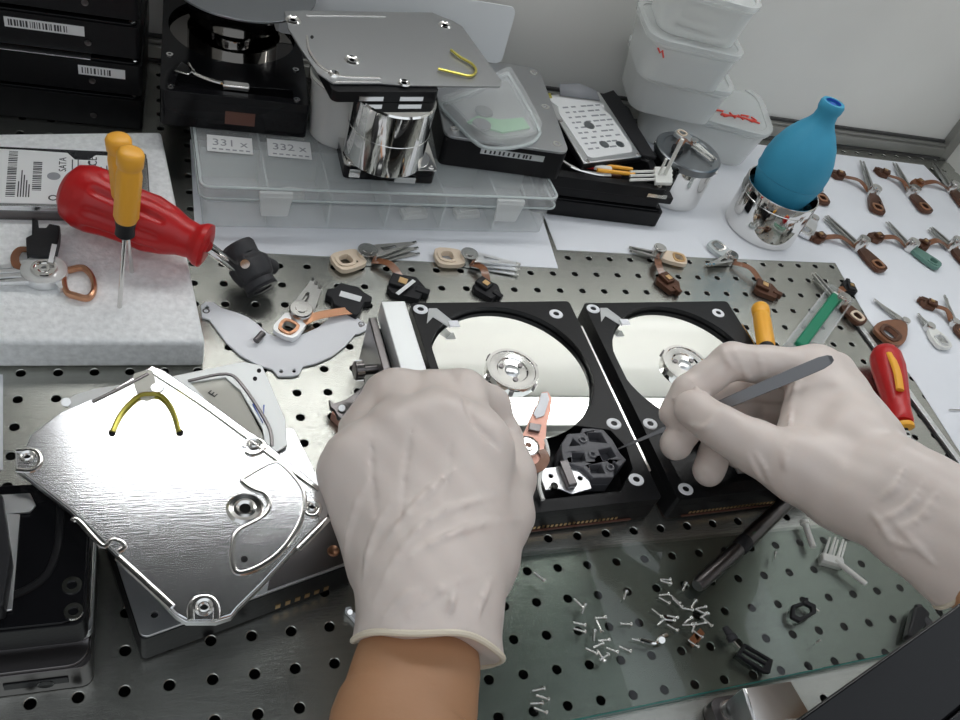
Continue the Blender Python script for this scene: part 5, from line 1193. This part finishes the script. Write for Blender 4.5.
MB().rod(at(725, 627, ZG + 2), at(734, 641, ZG + 2), [(1.6, 0), (1.9, .4), (1.9, .55), (2.8, .62), (2.8, .95), (1.8, 1)], 16).build('plug_body', 'black_rubber', t)
MB().tube(px([(734, 641), (740, 648)], ZG + 1.4), .4, n=6).build('wire', 'chrome_soft', t)
# ------------------------------------------------------------------ steel bracket and ring at the front edge
z = 26
t = thing('steel_bracket', 'shiny bent steel bracket standing at the bottom edge of the photo', 'bracket', at(765, 708, .4))
o = [at(745, 688, z), at(791, 681, z), at(812, 716, z), at(757, 726, z)]
MB().prism(xy(o), z - 1.2, z).build('top_plate', 'chrome_soft', t, bevel=.4)
T = frmz(o[0], o[3]); MB(T).box(0, (o[3] - o[0]).length + 30, -1.2, .2, -z + .5, 0).build('side_plate', 'alu', t, bevel=.3)
T = frmz(o[3], o[2]); MB(T).box(0, (o[2] - o[3]).length, -1.2, 0, -z + .5, 0).build('front_plate', 'chrome_soft', t, bevel=.3)
c = at(730, 712, 8); t = thing('ring_fitting', 'small shiny ring fitting beside the bent steel bracket, bottom edge', 'fitting', (c.x, c.y, .4))
MB(Matrix.Translation((c.x, c.y, 0))).prism([rrect(-9, 9, -7, 7, 5), circ(0, 0, 3, 20)], .5, 9).build('block', 'dark_steel', t, bevel=1)
MB(Matrix.Translation((c.x, c.y, 9))).lathe([(2.6, 0), (3, 1), (5, 1), (5.4, 0)], 28, cap=False).build('ring', 'chrome', t)
# ------------------------------------------------------------------ dark clamps at right below the arm
t = thing('black_pliers', 'dark handled pliers lying on the glass beneath the right forearm', 'pliers', at(912, 640, ZG))
MB().tube(smooth([at(918, 606, ZG + 3), at(926, 622, ZG + 4), at(938, 645, ZG + 4)], 4), [2.5] * 4 + [3.4] * 5, flat=.8).build('handle', 'black_rubber', t)
MB().prism(xy(px([(908, 612), (916, 610), (924, 618), (920, 630), (906, 642), (901, 640)], ZG)), ZG + .2, ZG + 6).build('jaw', 'black_plastic', t, bevel=1)
# small white bit left of the left wrist
t = thing('white_fitting', 'tiny white metal fitting on the steel left of the left cuff', 'fitting', at(352, 615, .4))
MB().prism(xy(px([(345, 609), (350, 608), (353, 613), (358, 618), (359, 625), (355, 624), (350, 618), (345, 613)], 1)), .4, 3).build('plate', 'white_enamel', t, bevel=.4)
MB().cyl(at(350, 612, 3), at(350, 612, 4.6), 1.6, 1.2).build('rivet', 'chrome', t)
# right: loose silver wire on the paper at the right edge
tag(MB().tube(px([(949, 410), (966, 410)], 1.2), .6, n=8).build('metal_pin', 'chrome_soft'), 'thin silver pin on the white paper at the right edge', 'pin')
# ------------------------------------------------------------------ world, exposure
w = bpy.data.worlds.new('room'); SC.world = w; w.use_nodes = True; nt = w.node_tree
bg = nt.nodes['Background']; tcn = nt.nodes.new('ShaderNodeTexCoord'); sp = nt.nodes.new('ShaderNodeSeparateXYZ'); cr_ = nt.nodes.new('ShaderNodeValToRGB')
nt.links.new(tcn.outputs['Generated'], sp.inputs[0]); nt.links.new(sp.outputs['Z'], cr_.inputs[0]); nt.links.new(cr_.outputs[0], bg.inputs[0])
cr_.color_ramp.elements[0].position = 0; cr_.color_ramp.elements[0].color = (.1, .1, .1, 1); cr_.color_ramp.elements[1].position = .7; cr_.color_ramp.elements[1].color = (.75, .8, .85, 1)
bg.inputs[1].default_value = WORLD_E
SC.view_settings.view_transform = 'Standard'; SC.view_settings.look = 'None'; SC.view_settings.gamma = 1; SC.view_settings.use_curve_mapping = False
SC.view_settings.exposure = EXPO
SC.cycles.max_bounces = 10; SC.cycles.transparent_max_bounces = 24; SC.cycles.sample_clamp_indirect = 6
for o in COL.objects:
    if '_w' in o: del o['_w']
    if o.type == 'EMPTY' and not o.get('category') and not o.children: bpy.data.objects.remove(o)
